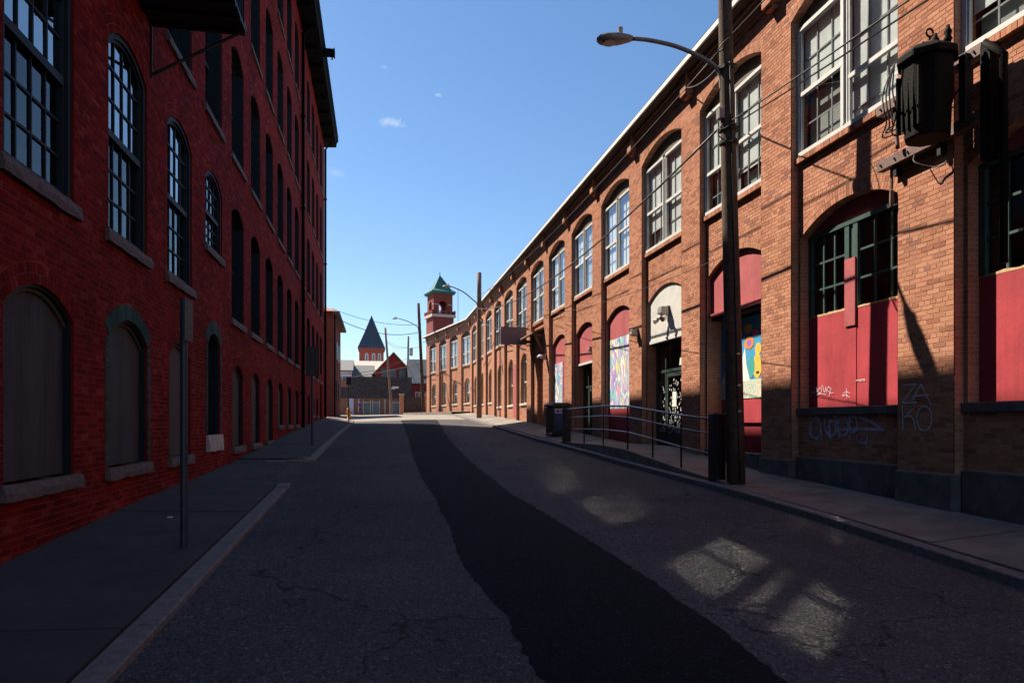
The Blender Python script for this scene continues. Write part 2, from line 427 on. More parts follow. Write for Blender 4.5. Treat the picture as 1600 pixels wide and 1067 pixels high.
class Frame:
    """a wall plane: s along the wall, d into the building, z up"""
    def __init__(s, fn, rz, ori): s.P = fn; s.rz = rz; s.ori = ori
RW = Frame(lambda s, d, z: (XR + d, s, z), 0, 1)
LW = Frame(lambda s, d, z: (XL - d, s, z), math.pi, -1)
TURN = 56.44; FA = math.radians(11.5)
def far_fn(s, d, z):
    q = s - TURN
    return (XR - math.sin(FA) * q + math.cos(FA) * d, TURN + math.cos(FA) * q + math.sin(FA) * d, z)
FW = Frame(far_fn, FA, 1)

def plane_with_holes(mb, fr, s0, s1, z0, z1, holes, d):
    loops = [[Vector((s0, z0, 0)), Vector((s1, z0, 0)), Vector((s1, z1, 0)), Vector((s0, z1, 0))]]
    for h in holes: loops.append([Vector((p[0], p[1], 0)) for p in hole_loop(h)])
    flat = [p for lp in loops for p in lp]
    i = len(mb.v); mb.v += [fr.P(p.x, d, p.y) for p in flat]
    for t in tessellate_polygon(loops):
        a, b, c = [flat[k] for k in t]
        ccw = (b.x - a.x) * (c.y - a.y) - (b.y - a.y) * (c.x - a.x) > 0
        # outward normal of RW is -X: (s up z) ccw gives +X, so flip there
        if ccw == (fr.ori > 0): t = t[::-1]
        mb.f.append(tuple(i + k for k in t)); mb.mi.append(mb.m)
def reveal(mb, fr, h, d0, d1, floor=True):
    lp = hole_loop(h); n = len(lp)
    for k in range(n):
        if k == 0 and not floor: continue
        p, q = lp[k], lp[(k + 1) % n]
        pts = [fr.P(p[0], d0, p[1]), fr.P(q[0], d0, q[1]), fr.P(q[0], d1, q[1]), fr.P(p[0], d1, p[1])]
        mb.poly(pts if fr.ori < 0 else pts[::-1])

RING = .215
COURSE, STR, JT = .067, .213, .010
def arch_x(h, z, out):
    """half-open interval blocked at height z by hole h (with its arch ring grown by out)"""
    a, b, z0, zs, rise = h[:5]
    if z < z0: return None
    if rise <= 0 or z <= zs: return (a, b) if z <= zs else None
    hw = (b - a) / 2; R = (hw * hw + rise * rise) / (2 * rise); zc = zs + rise - R; c = (a + b) / 2
    R2 = R + out
    dz = z - zc
    if dz >= R2: return None
    x = math.sqrt(R2 * R2 - dz * dz)
    x = min(x, (hw / R) * R2 + 0 if out else hw)
    lim = (hw / R) * dz / max(1e-6, math.cos(math.asin(hw / R)))      # radial springing line
    return (c - min(x, lim if out else x), c + min(x, lim if out else x))
def lay(s0, s1, z0, z1, holes, ring=True):
    """running-bond bricks as quads in (s,z), headers every seventh course, cut round the openings, plus the arch rings"""
    out = []
    r0 = int(math.floor(z0 / COURSE)); r1 = int(math.ceil(z1 / COURSE))
    for r in range(r0, r1):
        lo, hi = max(z0, r * COURSE + JT / 2), min(z1, (r + 1) * COURSE - JT / 2)
        if hi - lo < .02: continue
        bl = []
        for h in holes:
            g = RING if (ring and h[4] > 0) else 0
            A, B = arch_x(h, lo, g), arch_x(h, hi, g)
            if A is None and B is None: continue
            if A is None: A = B if lo < h[2] else None
            if B is None: B = (h[0] + h[1],) and ((h[0] + h[1]) / 2, (h[0] + h[1]) / 2)
            if A is None: continue
            bl.append((A, B))
        bl.sort(key=lambda q: q[0][0])
        spans = []; cur = (s0, s0)
        for A, B in bl:
            spans.append((cur, (A[0] - JT / 2, B[0] - JT / 2))); cur = (A[1] + JT / 2, B[1] + JT / 2)
        spans.append((cur, (s1, s1)))
        hdr = r % 7 == 3
        pitch = STR / 2 if hdr else STR
        ph = (STR / 4 if hdr else (STR / 2 if r % 2 else 0))
        for (la, lb), (ra, rb) in spans:
            m0, m1 = max(la, lb), min(ra, rb)
            if max(ra, rb) - min(la, lb) < .03: continue
            if m1 - m0 < .03:
                continue
            x = (math.floor((m0 - ph) / pitch)) * pitch + ph
            cuts = []
            while x < m1:
                if x > m0 + .035 and x < m1 - .035: cuts.append(x + rnd.uniform(-.004, .004))
                x += pitch
            edges = [None] + cuts + [None]
            for k in range(len(edges) - 1):
                a0, a1 = (la, lb) if edges[k] is None else (edges[k] + JT / 2,) * 2
                b0, b1 = (ra, rb) if edges[k + 1] is None else (edges[k + 1] - JT / 2,) * 2
                if min(b0 - a0, b1 - a1) < .012: continue
                j = rnd.uniform(-.0015, .0015)
                out.append(((a0, lo + j), (b0, lo + j), (b1, hi + j), (a1, hi + j)))
    if ring:
        for h in holes:
            out += ring_bricks(h)
    return out
def ring_bricks(h, w=RING, rows=2):
    out = []
    a, b, z0, zs, rise = h[:5]
    if rise <= 0: return out
    hw = (b - a) / 2; R = (hw * hw + rise * rise) / (2 * rise); c = (a + b) / 2; zc = zs + rise - R; t = math.asin(hw / R)
    n = max(6, int(round(2 * t * R / COURSE)))
    for q in range(rows):
        ra, rb = R + q * w / rows + .002, R + (q + 1) * w / rows - .008
        for k in range(n):
            g = .004 / R
            t0, t1 = -t + 2 * t * k / n + g, -t + 2 * t * (k + 1) / n - g
            P = lambda rr, tt: (c + rr * math.sin(tt), zc + rr * math.cos(tt))
            out.append((P(ra, t0), P(ra, t1), P(rb, t1), P(rb, t0)))
    return out

CT, ST = math.cos(YAW), math.sin(YAW)
def bricks_to_objects(fr, sets, mat, parent, limit=300):
    """sets: list of (quads, depth of the mortar plane). The bricks that show largest become objects, the rest one part."""
    Q = []; D = []
    for quads, d in sets:
        Q += quads; D += [d] * len(quads)
    q = np.array(Q); d = np.array(D)                        # n,4,2
    depth = d + np.random.RandomState(3).uniform(-.0008, .0008, len(d))
    n = len(q)
    def world(s, dd, z):
        if fr is RW: return np.stack([XR + dd, s, z], -1)
        return np.stack([XL - dd, s, z], -1)
    front = world(q[:, :, 0], np.repeat((depth - .004)[:, None], 4, 1), q[:, :, 1])
    back = world(q[:, :, 0], np.repeat((depth + .012)[:, None], 4, 1), q[:, :, 1])
    # size in the picture
    t = front[..., 1] * CT + front[..., 0] * ST; l = front[..., 0] * CT - front[..., 1] * ST
    t = np.maximum(t, .1)
    u = l / t; v = front[..., 2] / t
    area = .5 * np.abs((u[:, 2] - u[:, 0]) * (v[:, 3] - v[:, 1]) - (u[:, 3] - u[:, 1]) * (v[:, 2] - v[:, 0]))
    cu, cv = u.mean(1), v.mean(1)
    inside = (np.abs(cu) < .72) & (cv < .60) & (cv > -.37) & (t.min(1) > 1)
    area = np.where(inside, area, 0)
    order = np.argsort(-area)
    single = order[:limit]
    rest = np.setdiff1d(np.arange(n), single)
    F = np.array([[0, 1, 2, 3], [0, 4, 5, 1], [1, 5, 6, 2], [2, 6, 7, 3], [3, 7, 4, 0]])
    if fr.ori > 0: F = F[:, ::-1]
    for k in single:
        vv = np.concatenate([front[k], back[k]]); c = front[k].mean(0)
        me = bpy.data.meshes.new('brick'); me.from_pydata([tuple(p - c) for p in vv], [], [tuple(f) for f in F]); me.materials.append(M[mat])
        link('brick', me, parent, tuple(c))
    vv = np.concatenate([front[rest], back[rest]], 1).reshape(-1, 3)
    ff = (F[None] + (np.arange(len(rest)) * 8)[:, None, None]).reshape(-1, 4)
    me = bpy.data.meshes.new('brickwork')
    me.vertices.add(len(vv)); me.vertices.foreach_set('co', vv.astype(np.float32).ravel())
    me.loops.add(ff.size); me.loops.foreach_set('vertex_index', ff.astype(np.int32).ravel())
    me.polygons.add(len(ff)); me.polygons.foreach_set('loop_start', np.arange(0, ff.size, 4, dtype=np.int32))
    me.polygons.foreach_set('use_smooth', [False] * len(ff)); me.materials.append(M[mat]); me.update(calc_edges=True); me.validate(); me.shade_flat()
    return props(link('brickwork', me, parent), kind='stuff')

# ------------------------------------------------------------------ ground, road, pavements
def sheet(xs, ys, zf):
    mb = MB(); nx = len(xs)
    for y in ys:
        for x in xs: mb.v.append((x, y, zf(x, y)))
    for j in range(len(ys) - 1):
        for i in range(nx - 1):
            a = j * nx + i; mb.f.append((a, a + 1, a + nx + 1, a + nx)); mb.mi.append(0)
    return mb
def frange(a, b, n): return [a + (b - a) * k / n for k in range(n + 1)]
gy = [-600, -200, -60] + frange(-12, 110, 61) + [200, 500, 1500]
gx = [-1500, -400, -100, -45] + frange(-6, 9, 6) + [40, 100, 400, 1500]
props(sheet(gx, gy, lambda x, y: min(I(KL, y), I(KR, y)) - .16).build("ground", "earth"), kind='structure')
props(sheet(frange(XKL + .001, XKR - .001, 10), frange(-12, 46.2, 130), road_z).build("road", "asphalt_old", smooth=True), kind='structure')
props(sheet([-60, -30, -10, -4, XKL] + frange(-1, 5.8, 6) + [9], frange(46, 100, 46), lambda x, y: road_z(x, y) - .006 + .035 * min(1, (y - 46) / 4)).build("cross_street", "asphalt_far", smooth=True), kind='structure')
PL = [(-12, .92), (0, .95), (3.89, .94), (4.35, .91), (5.05, .95), (5.71, .87), (6.3, .84), (6.67, .79), (7.65, .82), (8.4, .87), (9.46, .84), (10.6, .88), (12.05, .84), (13.4, .81), (14.68, .85), (17, .88), (20.23, .94), (24, 1.07), (27.82, 1.14), (33, 1.27), (39.84, 1.38), (47, 1.5)]
PR = [(-12, 2.36), (0, 2.35), (3.68, 2.33), (4.14, 2.37), (4.74, 2.41), (5.2, 2.38), (5.7, 2.41), (6.77, 2.36), (7.78, 2.29), (9.26, 2.23), (10.95, 2.11), (13.67, 2.13), (17.49, 2.22), (22, 2.4), (25.75, 2.56), (31, 2.9), (37.59, 3.32), (47, 3.9)]
mb = MB(); ys = frange(-12, 46, 620)
for y in ys:
    a = float(np.interp(y, *zip(*PL))) + rnd.gauss(0, .011); b = float(np.interp(y, *zip(*PR))) + rnd.gauss(0, .011)
    for k in range(6):
        x = a + (b - a) * k / 5
        mb.v.append((x, y, road_z(x, y) + (.004 if k in (0, 5) else .012)))
for j in range(len(ys) - 1):
    for i in range(5):
        q = j * 6 + i; mb.f.append((q, q + 1, q + 7, q + 6)); mb.mi.append(0)
props(mb.build("asphalt_patch", "asphalt_new", smooth=True), kind='structure')

def slab(x0, x1, y0, y1, zf, parent, mat, th=.12):
    mb = MB(); j = rnd.uniform(-.004, .004); t = rnd.uniform(-.005, .005); g = .011
    c = [(x0 + g, y0 + g), (x1 - g, y0 + g), (x1 - g, y1 - g), (x0 + g, y1 - g)]
    top = [(x, y, zf(x, y) + j + (t if k < 2 else -t)) for k, (x, y) in enumerate(c)]
    mb.hexa([(p[0], p[1], p[2] - th) for p in top] + top)
    return mb.build("paving_slab", mat, parent)
def kerbstone(pts_in, pts_out, zf, parent, dz=.2):
    mb = MB(); g = .006
    n = len(pts_in)
    j = rnd.uniform(-.006, .006)
    ring = []
    for (a, b) in zip(pts_in, pts_out):
        za, zb = zf(*a) + .012 + j, zf(*b) + .008 + j
        ring.append([(a[0], a[1], za - dz), (b[0], b[1], zb - dz), (b[0], b[1], zb), (a[0], a[1], za)])
    i = len(mb.v)
    for r in ring: mb.v += r
    for k in range(n - 1):
        o = i + 4 * k
        for q in range(4): mb.f.append((o + q, o + (q + 1) % 4, o + 4 + (q + 1) % 4, o + 4 + q)); mb.mi.append(0)
    mb.f += [(i + 3, i + 2, i + 1, i), (i + 4 * n - 4, i + 4 * n - 3, i + 4 * n - 2, i + 4 * n - 1)]; mb.mi += [0, 0]
    return bevel(mb.build("kerb_stone", "granite", parent, fix=True), .012)

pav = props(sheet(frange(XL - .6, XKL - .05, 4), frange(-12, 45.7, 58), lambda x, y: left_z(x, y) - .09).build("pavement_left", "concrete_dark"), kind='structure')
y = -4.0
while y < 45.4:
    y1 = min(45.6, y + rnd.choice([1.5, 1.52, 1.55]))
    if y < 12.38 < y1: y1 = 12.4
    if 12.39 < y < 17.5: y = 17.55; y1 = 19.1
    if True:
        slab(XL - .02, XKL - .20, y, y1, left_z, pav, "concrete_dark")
    y = y1
def kl(x, y): return I(KL, y)
yy = -4.0
while yy < 45.4:
    y1 = min(45.7, yy + rnd.uniform(1.9, 2.6))
    if y1 > 12.2 and yy < 12.6: y1 = 12.6
    if 12.59 <= yy < 17.5: yy = 17.5; y1 = 19.6
    ys = frange(yy + .013, y1 - .013, 3)
    kerbstone([(XKL - .19, q) for q in ys], [(XKL, q) for q in ys], kl, pav)
    yy = y1
# the dropped drive between the kerb ends, broken up, with kerb returns
drv = sheet(frange(XL + .02, XKL + .02, 8), frange(12.4, 17.6, 18), lambda x, y: left_z(x, y) - .035 + rnd.uniform(-.012, .012) - (.03 if x > -1.9 else 0)).build("driveway_apron", "asphalt_old", pav)
def arc(cx, cy, r, a0, a1, n=6): return [(cx + r * math.cos(a0 + (a1 - a0) * k / n), cy + r * math.sin(a0 + (a1 - a0) * k / n)) for k in range(n + 1)]
kerbstone(arc(XKL - .6, 17.52, .42, 0, -math.pi / 2), arc(XKL - .6, 17.52, .6, 0, -math.pi / 2), lambda x, y: left_z(x, y), pav)
kerbstone([(XKL - .61, 17.1), (XKL - 1.1, 17.03)], [(XKL - .61, 16.92), (XKL - 1.1, 16.86)], lambda x, y: left_z(x, y) - .02, pav)

pvr = props(sheet(frange(XKR + .05, XR + .9, 4), frange(-12, 57, 69), lambda x, y: right_z(x, y) - .09).build("pavement_right", "concrete"), kind='structure')
y = -4.0
while y < 56:
    y1 = y + 1.53
    slab(XKR + .2, XR + .02, y, y1, right_z, pvr, "concrete")
    y = y1
def kr(x, y): return I(KR, y)
yy = -4.0
while yy < 56.5:
    y1 = min(56.8, yy + rnd.uniform(1.8, 2.6)); ys = frange(yy + .013, y1 - .013, 3)
    kerbstone([(XKR + .18, q) for q in ys], [(XKR, q) for q in ys], kr, pvr)
    yy = y1
# pavement round the bend
mb = MB()
ss = frange(TURN - .4, TURN + 16, 12)
for s in ss:
    for d in (-1.7, .3):
        x, yv, _ = far_fn(s, d, 0); mb.v.append((x, yv, max(road_z(x, yv), I(WR, yv)) + (.08 if d < 0 else .12)))
for k in range(len(ss) - 1): mb.f.append((2 * k, 2 * k + 1, 2 * k + 3, 2 * k + 2)); mb.mi.append(0)
for k in range(len(ss)): x, yv, zz = mb.v[2 * k]; mb.v.append((x, yv, zz - .3))
b0 = 2 * len(ss)
for k in range(len(ss) - 1): mb.f.append((2 * k, 2 * k + 2, b0 + k + 1, b0 + k)); mb.mi.append(0)
props(mb.build("pavement_bend", "concrete"), kind='structure')

# ------------------------------------------------------------------ window builders (local: x into the wall, y along it)
def arch_z(h, x):
    a, b, z0, zs, rise = h[:5]
    if rise <= 0: return zs
    hw = (b - a) / 2; R = (hw * hw + rise * rise) / (2 * rise); zc = zs + rise - R
    q = R * R - (x - (a + b) / 2) ** 2
    return zc + math.sqrt(max(q, 0))
def inset(h, w, wb=None):
    a, b, z0, zs, rise = h[:5]; return (a + w, b - w, z0 + (w if wb is None else wb), zs - w * .4, max(0, rise - w * .35))
def ring_frame(mb, h, hi, d0, d1):
    """frame between two arched loops, front face at d0, inner edge back to d1"""
    A, B = hole_loop(h), hole_loop(hi); n = len(A)
    for k in range(n):
        p, q, r, t = A[k], A[(k + 1) % n], B[(k + 1) % n], B[k]
        mb.poly([(d0, p[0], p[1]), (d0, q[0], q[1]), (d0, r[0], r[1]), (d0, t[0], t[1])])
        mb.poly([(d0, t[0], t[1]), (d0, r[0], r[1]), (d1, r[0], r[1]), (d1, t[0], t[1])])
def light_poly(h, x0, x1, z0, z1, d, tilt=0, tv=0, n=6):
    """one pane, its top cut by the arch h"""
    xs = frange(x0, x1, n); top = [(x, min(z1, arch_z(h, x))) for x in xs]
    pts = [(x0, z0)] + top + [(x1, z0)]
    xm, zm = (x0 + x1) / 2, (z0 + z1) / 2
    return [(d + (x - xm) * tilt + (z - zm) * tv, x, z) for x, z in pts]
def place(fr, s): 
    p = fr.P(s, 0, 0); return (p[0], p[1], 0)
def bars(mb, d0, d1, ys, zs, y0, y1, z0, z1, w):
    for q in ys: mb.box(d0, d1, q - w / 2, q + w / 2, z0, z1)
    for q in zs: mb.box(d0 + .002, d1 + .002, y0, y1, q - w / 2, q + w / 2)

# ------------------------------------------------------------------ the long two-storey mill on the right
PIER, PITCH, BAYW = 7.86, 3.66, 2.66
def pk(k): return PIER + PITCH * k
NEAR = 34.5                      # bricks are modelled up to here
mill = empty("brick_mill", "long two-storey orange brick mill with arched bays along the right side", "building", (XR, 25, -1), street=True)
wall = MB(); sets = []
OPEN = {}
# plain run behind the viewer
wall.m = 1; plane_with_holes(wall, RW, -9, pk(-2), -2.4, 8.34, [], 0)
for k in range(-2, 14):
    a = pk(k); near = a < NEAR
    b = a + 1.0; c = a + PITCH if k < 13 else TURN
    hole = (b, c, -2.2, 7.28, .31)
    d = .004 if near else 0
    wall.m = 0 if near else 1
    last = k == 13
    plane_with_holes(wall, RW, a, c, -2.4, 8.34, [] if last else [hole], d)
    if near: sets.append((lay(a, c, -.68, 7.97, [hole]), d))
    if last: continue
    wall.m = 1; reveal(wall, RW, hole, 0, .34)
    if k <= 4: low = (b + .07, c - .07, .25 if k <= 0 else -1.6, 3.34, .36)
    elif k == 5: low = (b + .07, c - .07, -1.2, 3.34, .36)
    elif k == 6: low = (b + .75, c - .75, -1, 3.2, .4)
    else:
        m = (b + c) / 2; low = (m - .86, m + .86, 1.0 if k < 10 else 1.35, 3.22, .42)
    OPEN[k] = (b, c, low)
    wall.m = 0 if near else 1
    plane_with_holes(wall, RW, b, c, -2.4, 4.72, [low], .15 + d)
    if near: sets.append((lay(b, c, -.62, 4.70, [low]), .15 + d))
    wall.m = 1
    reveal(wall, RW, low, .15, .72 if k in (1, 2, 4, 6) else .42)
    wall.poly([RW.P(b, .15, 4.72), RW.P(c, .15, 4.72), RW.P(c, .45, 4.72), RW.P(b, .45, 4.72)])
# round the bend
FPITCH, FB = 3.3, 2.3
for k in range(4):
    a = TURN + k * FPITCH; b = a; c = a + FB; e = a + FPITCH
    hole = (b + .001, c, -.4, 7.28, .33)
    wall.m = 1
    plane_with_holes(wall, FW, a, e, -.6, 8.34, [hole], 0); reveal(wall, FW, hole, 0, .34)
    m = (b + c) / 2; low = (m - .75, m + .75, 1.6, 3.3, .4)
    OPEN['f%d' % k] = (b, c, low)
    plane_with_holes(wall, FW, b, c, -.6, 4.72, [low], .15); reveal(wall, FW, low, .15, .42)
END = TURN + 4 * FPITCH
# end and back of the building
pe = [far_fn(END, 0, 0), far_fn(END, 9, 0)]
wall.poly([(pe[0][0], pe[0][1], -.6), (pe[0][0], pe[0][1], 8.34), (pe[1][0], pe[1][1], 8.34), (pe[1][0], pe[1][1], -.6)])
wall.poly([(pe[1][0], pe[1][1], -.6), (pe[1][0], pe[1][1], 8.34), (16.4, 54, 8.34), (16.4, 54, -.6)])
wall.poly([(16.4, 54, -2.4), (16.4, 54, 8.34), (16.4, -9, 8.34), (16.4, -9, -2.4)])
wall.poly([(16.4, -9, -2.4), (16.4, -9, 8.34), (XR, -9, 8.34), (XR, -9, -2.4)])
wall.build("wall", ["mortar_orange", "brickwork_orange"], mill)
bricks_to_objects(RW, sets, "brick_orange", mill)

# dark rooms behind the glass
rm = MB()
for s0, s1, fr in ((-9, TURN, RW), (TURN, END, FW)):
    rm.poly([fr.P(s0, 2.6, -2), fr.P(s1, 2.6, -2), fr.P(s1, 2.6, 8.3), fr.P(s0, 2.6, 8.3)])
    for z in (.0, 4.40, 8.2):
        rm.poly([fr.P(s0, .47, z), fr.P(s1, .47, z), fr.P(s1, 2.6, z), fr.P(s0, 2.6, z)])
rm.build("interior", "room", mill)

# corbel table, pendants, soffit, fascia, roof
cb = MB()
for fr, s0, s1 in ((RW, -9, TURN), (FW, TURN, END)):
    for i in range(4):
        d = -.035 * (i + 1); z0 = 7.97 + .09 * i
        p = [fr.P(s0, d, z0), fr.P(s1, d, z0), fr.P(s1, .004, z0), fr.P(s0, .004, z0)]
        cb.hexa(p + [(q[0], q[1], z0 + .084) for q in p])
cb.build("corbel_table", "brickwork_orange", mill)
pm = MB().box(-.2, .003, -.15, .15, 7.86, 8.33).box(-.14, .002, -.11, .11, 7.79, 7.862).mesh("pendant", "brickwork_orange")
for k in range(-2, 14):
    link("pendant", pm, mill, place(RW, pk(k) + .5))
for k in range(4): link("pendant", pm, mill, place(FW, TURN + FB + .5 + k * FPITCH), FA)
def strip(fr, s0, s1, d0, d1, z0, z1, mb):
    p = [fr.P(s0, d0, z0), fr.P(s1, d0, z0), fr.P(s1, d1, z0), fr.P(s0, d1, z0)]
    mb.hexa(p + [(q[0], q[1], z1) for q in p])
sf, fa, rf = MB(), MB(), MB()
for fr, s0, s1 in ((RW, -9, TURN - .03), (FW, TURN + .03, END + .3)):
    strip(fr, s0, s1, -.33, .02, 8.335, 8.37, sf)
    strip(fr, s0, s1, -.385, -.335, 8.36, 8.48, fa)
    a = [fr.P(s0, -.39, 8.482), fr.P(s1, -.39, 8.482), fr.P(s1, 4.5, 9.0), fr.P(s0, 4.5, 9.0)]
    rf.poly(a); rf.poly([fr.P(s0, 4.5, 9.0), fr.P(s1, 4.5, 9.0), fr.P(s1, 9.4, 8.45), fr.P(s0, 9.4, 8.45)])
sf.build("soffit", "soffit", mill); fa.build("fascia", "white_metal", mill); rf.build("roof", "roof_grey", mill)

# granite base under the near bays
for k in range(-2, 4):
    a = pk(k)
    for s0, s1, top, d in ((a - .02, a + 1.02, -.685, -.05), (a + 1.02, a + PITCH - .02, -.625, .09)):
        n = 1 if s1 - s0 < 1.5 else 2
        for q in range(n):
            u0, u1 = s0 + (s1 - s0) * q / n + .004, s0 + (s1 - s0) * (q + 1) / n - .004
            if top < I(WR, u1) + .03: continue
            mb = MB(); strip(RW, u0, u1, d + rnd.uniform(-.006, .006), .3, -2.2, top, mb)
            bevel(mb.build("base_stone", "base_stone", mill), .015)

def upper_window(fr, s, w, seed, k=None):
    r = random.Random(seed)
    h = (-w / 2, w / 2, 4.8, 7.28, .31); zt = 7.14; mb = MB(); D = .11
    y0, y1 = -w / 2 + .01, w / 2 - .01
    for a, b in ((y0, y0 + .07), (y1 - .07, y1), (-.075, .075)): mb.box(D, D + .1, a, b, 4.8, zt)
    mb.box(D - .02, D + .1, y0 + .07, y1 - .07, 4.80, 4.87).box(D, D + .1, y0 + .07, y1 - .07, zt - .07, zt - .001)
    mb.box(D - .03, D + .004, -.02, .02, 4.88, zt - .08)
    zm = [5.92 + r.uniform(-.1, .1), 5.92 + r.uniform(-.25, .1)]
    if k == 0: zm = [5.62, 5.92]
    un = ((-w / 2 + .08, -.075), (.075, w / 2 - .08))
    for (a, b), z in zip(un, zm):
        mb.box(D + .01, D + .06, a, b, z - .035, z + .035)
        for e in (a + .02, b - .02): mb.box(D + .015, D + .055, e - .02, e + .02, 4.87, zt - .07)
    win = mb.build("window", "white_paint", mill, place(fr, s), fr.rz)
    hb = MB(); hb.poly([(D + .06, y, z) for y, z in [(w / 2, zt)] + [(-w / 2, zt)] + arch_pts(-w / 2, w / 2, 7.28, .31)]); hb.build("head_board", "soffit", win)
    for i, ((a, b), z) in enumerate(zip(un, zm)):
        for j, (z0, z1) in enumerate(((4.87, z - .03), (z + .03, zt - .07))):
            ti, tv = r.gauss(0, .0035), r.gauss(0, .0035)
            q = MB().poly(light_poly((0, 1, 0, 9, 0), a + .03, b - .03, z0, z1, D + (.03 if j else .045), ti, tv, 1)); q.build("pane", "glass" if (k is not None and k <= 5) else "glass_old", win)
        g = MB(); L = b - a
        bars(g, D + .105, D + .12, [a + L * .33, a + L * .67], [z - .55, z + .05, z + .62], a, b, 4.87, zt, .025)
        g.build("muntin_grid", "muntin_grey", win)
        top = zt; bot = [4.87, 5.3, z, 4.87, 4.87, 4.87][r.randrange(6)]
        if k == 0: bot = [4.87, z][i]
        if k == 2: bot = [4.87, 5.35][i]
        c = MB().poly([(D + .128, a, bot), (D + .128, a, top), (D + .128, b, top), (D + .128, b, bot)])
        c.build("blind", "curtain", win)
        if bot > 4.9: MB().poly([(D + .24, a, 4.87), (D + .24, a, bot), (D + .24, b, bot), (D + .24, b, 4.87)]).build("screen", "muntin_grey", win)
    return win
def brick_sill(fr, s0, s1, z, d0, d1, split):
    n = int((s1 - s0) / .078); st = (s1 - s0) / n
    holder = MB(); p = [fr.P(s0, d0 + .01, z - .11), fr.P(s1, d0 + .01, z - .11), fr.P(s1, d1, z - .11), fr.P(s0, d1, z - .11)]
    holder.hexa(p + [(q[0], q[1], z - .02 - (.025 if i < 2 else 0)) for i, q in enumerate(p)])
    o = holder.build("window_sill", "mortar_orange", mill); al = MB()
    for i in range(n):
        mb = MB() if split else al
        a, b = s0 + i * st + .004, s0 + (i + 1) * st - .004; j = rnd.uniform(-.004, .004)
        p = [fr.P(a, d0 + j, z - .12), fr.P(b, d0 + j, z - .12), fr.P(b, d1, z - .12), fr.P(a, d1, z - .12)]
        mb.hexa(p + [(q[0], q[1], z - (.03 if q_i < 2 else 0)) for q_i, q in enumerate(p)])
        if split: mb.build("brick", "brick_orange", o)
    if not split: al.build("sill_course", "brick_orange", o)
for k in range(-1, 13):
    b, c, low = OPEN[k]
    upper_window(RW, (b + c) / 2, BAYW, 100 + k, k)
    brick_sill(RW, b - .0, c + .0, 4.81, .07, .33, k <= 0)
for k in range(4):
    b, c, low = OPEN['f%d' % k]
    upper_window(FW, (b + c) / 2, FB, 200 + k); brick_sill(FW, b, c, 4.81, .07, .33, False)

def lower_sash(fr, low, seed):
    a, b, z0, zs, rise = low; s = (a + b) / 2; w = b - a; h = (-w / 2, w / 2, z0, zs, rise)
    mb = MB(); hi = inset(h, .09, .06); ring_frame(mb, h, hi, .30, .38)
    zm = z0 + (zs - z0) * .52
    mb.box(.32, .37, hi[0], hi[1], zm - .04, zm + .04).box(.32, .37, hi[0], hi[1], zs - .02, zs + .06).box(.325, .365, -.025, .025, z0 + .06, zs)
    win = mb.build("window", "cream_paint", mill, place(fr, s), fr.rz)
    mb = MB().poly([(.34, y, z) for y, z in [(hi[1], zs)] + [(hi[0], zs)] + arch_pts(hi[0], hi[1], zs + .001, hi[4])]); mb.build("head_board", "white_paint", win)
    for q0, q1, dd in ((z0 + .06, zm - .04, .36), (zm + .04, zs, .345)):
        MB().poly(light_poly((0, 1, 0, 9, 0), hi[0], hi[1], q0, q1, dd, rnd.gauss(0, .003), rnd.gauss(0, .003), 1)).build("pane", "glass_old", win)
    MB().poly([(.42, hi[0], zm - rnd.uniform(0, .9)), (.42, hi[0], zs), (.42, hi[1], zs), (.42, hi[1], zm - .3)]).build("blind", "curtain", win)
    mb = MB().box(.08, .36, -w / 2 - .06, w / 2 + .06, z0 - .11, z0 + .01); bevel(mb.build("sill", "stone_pale", win), .01)
for k in list(range(7, 13)) + ['f0', 'f1', 'f2', 'f3']:
    lower_sash(FW if isinstance(k, str) else RW, OPEN[k][2], k)

# --- what fills the ground-floor arches, bay by bay
def panel_poly(low, d, z0, z1, n=10):
    """board filling the arched opening between z0 and z1 (z1 None = up to the arch)"""
    a, b, _, zs, rise = low; xs = frange(a, b, n)
    top = [(x, arch_z(low, x) if z1 is None else z1) for x in xs]
    return [(x, d, z) for x, z in [(a, z0)] + top + [(b, z0)]]
def board(name, mat, low, d, z0, z1, parent, th=.03, a=None, b=None):
    lo = low if a is None else (a, b, 0, 9, 0)
    if a is not None and z1 is None:
        xs = frange(a, b, 8); out = [(a, z0)] + [(x, arch_z(low, x)) for x in xs] + [(b, z0)]
    elif z1 is None:
        out = [(low[0], z0)] + [(x, arch_z(low, x)) for x in frange(low[0], low[1], 10)] + [(low[1], z0)]
    else:
        out = [(lo[0], z0), (lo[0], z1), (lo[1], z1), (lo[1], z0)]
    mb = MB(); i = 0
    mb.prism([(s, z) for s, z in out], XR + d, XR + d + th, 0)
    return mb.build(name, mat, parent, fix=True)

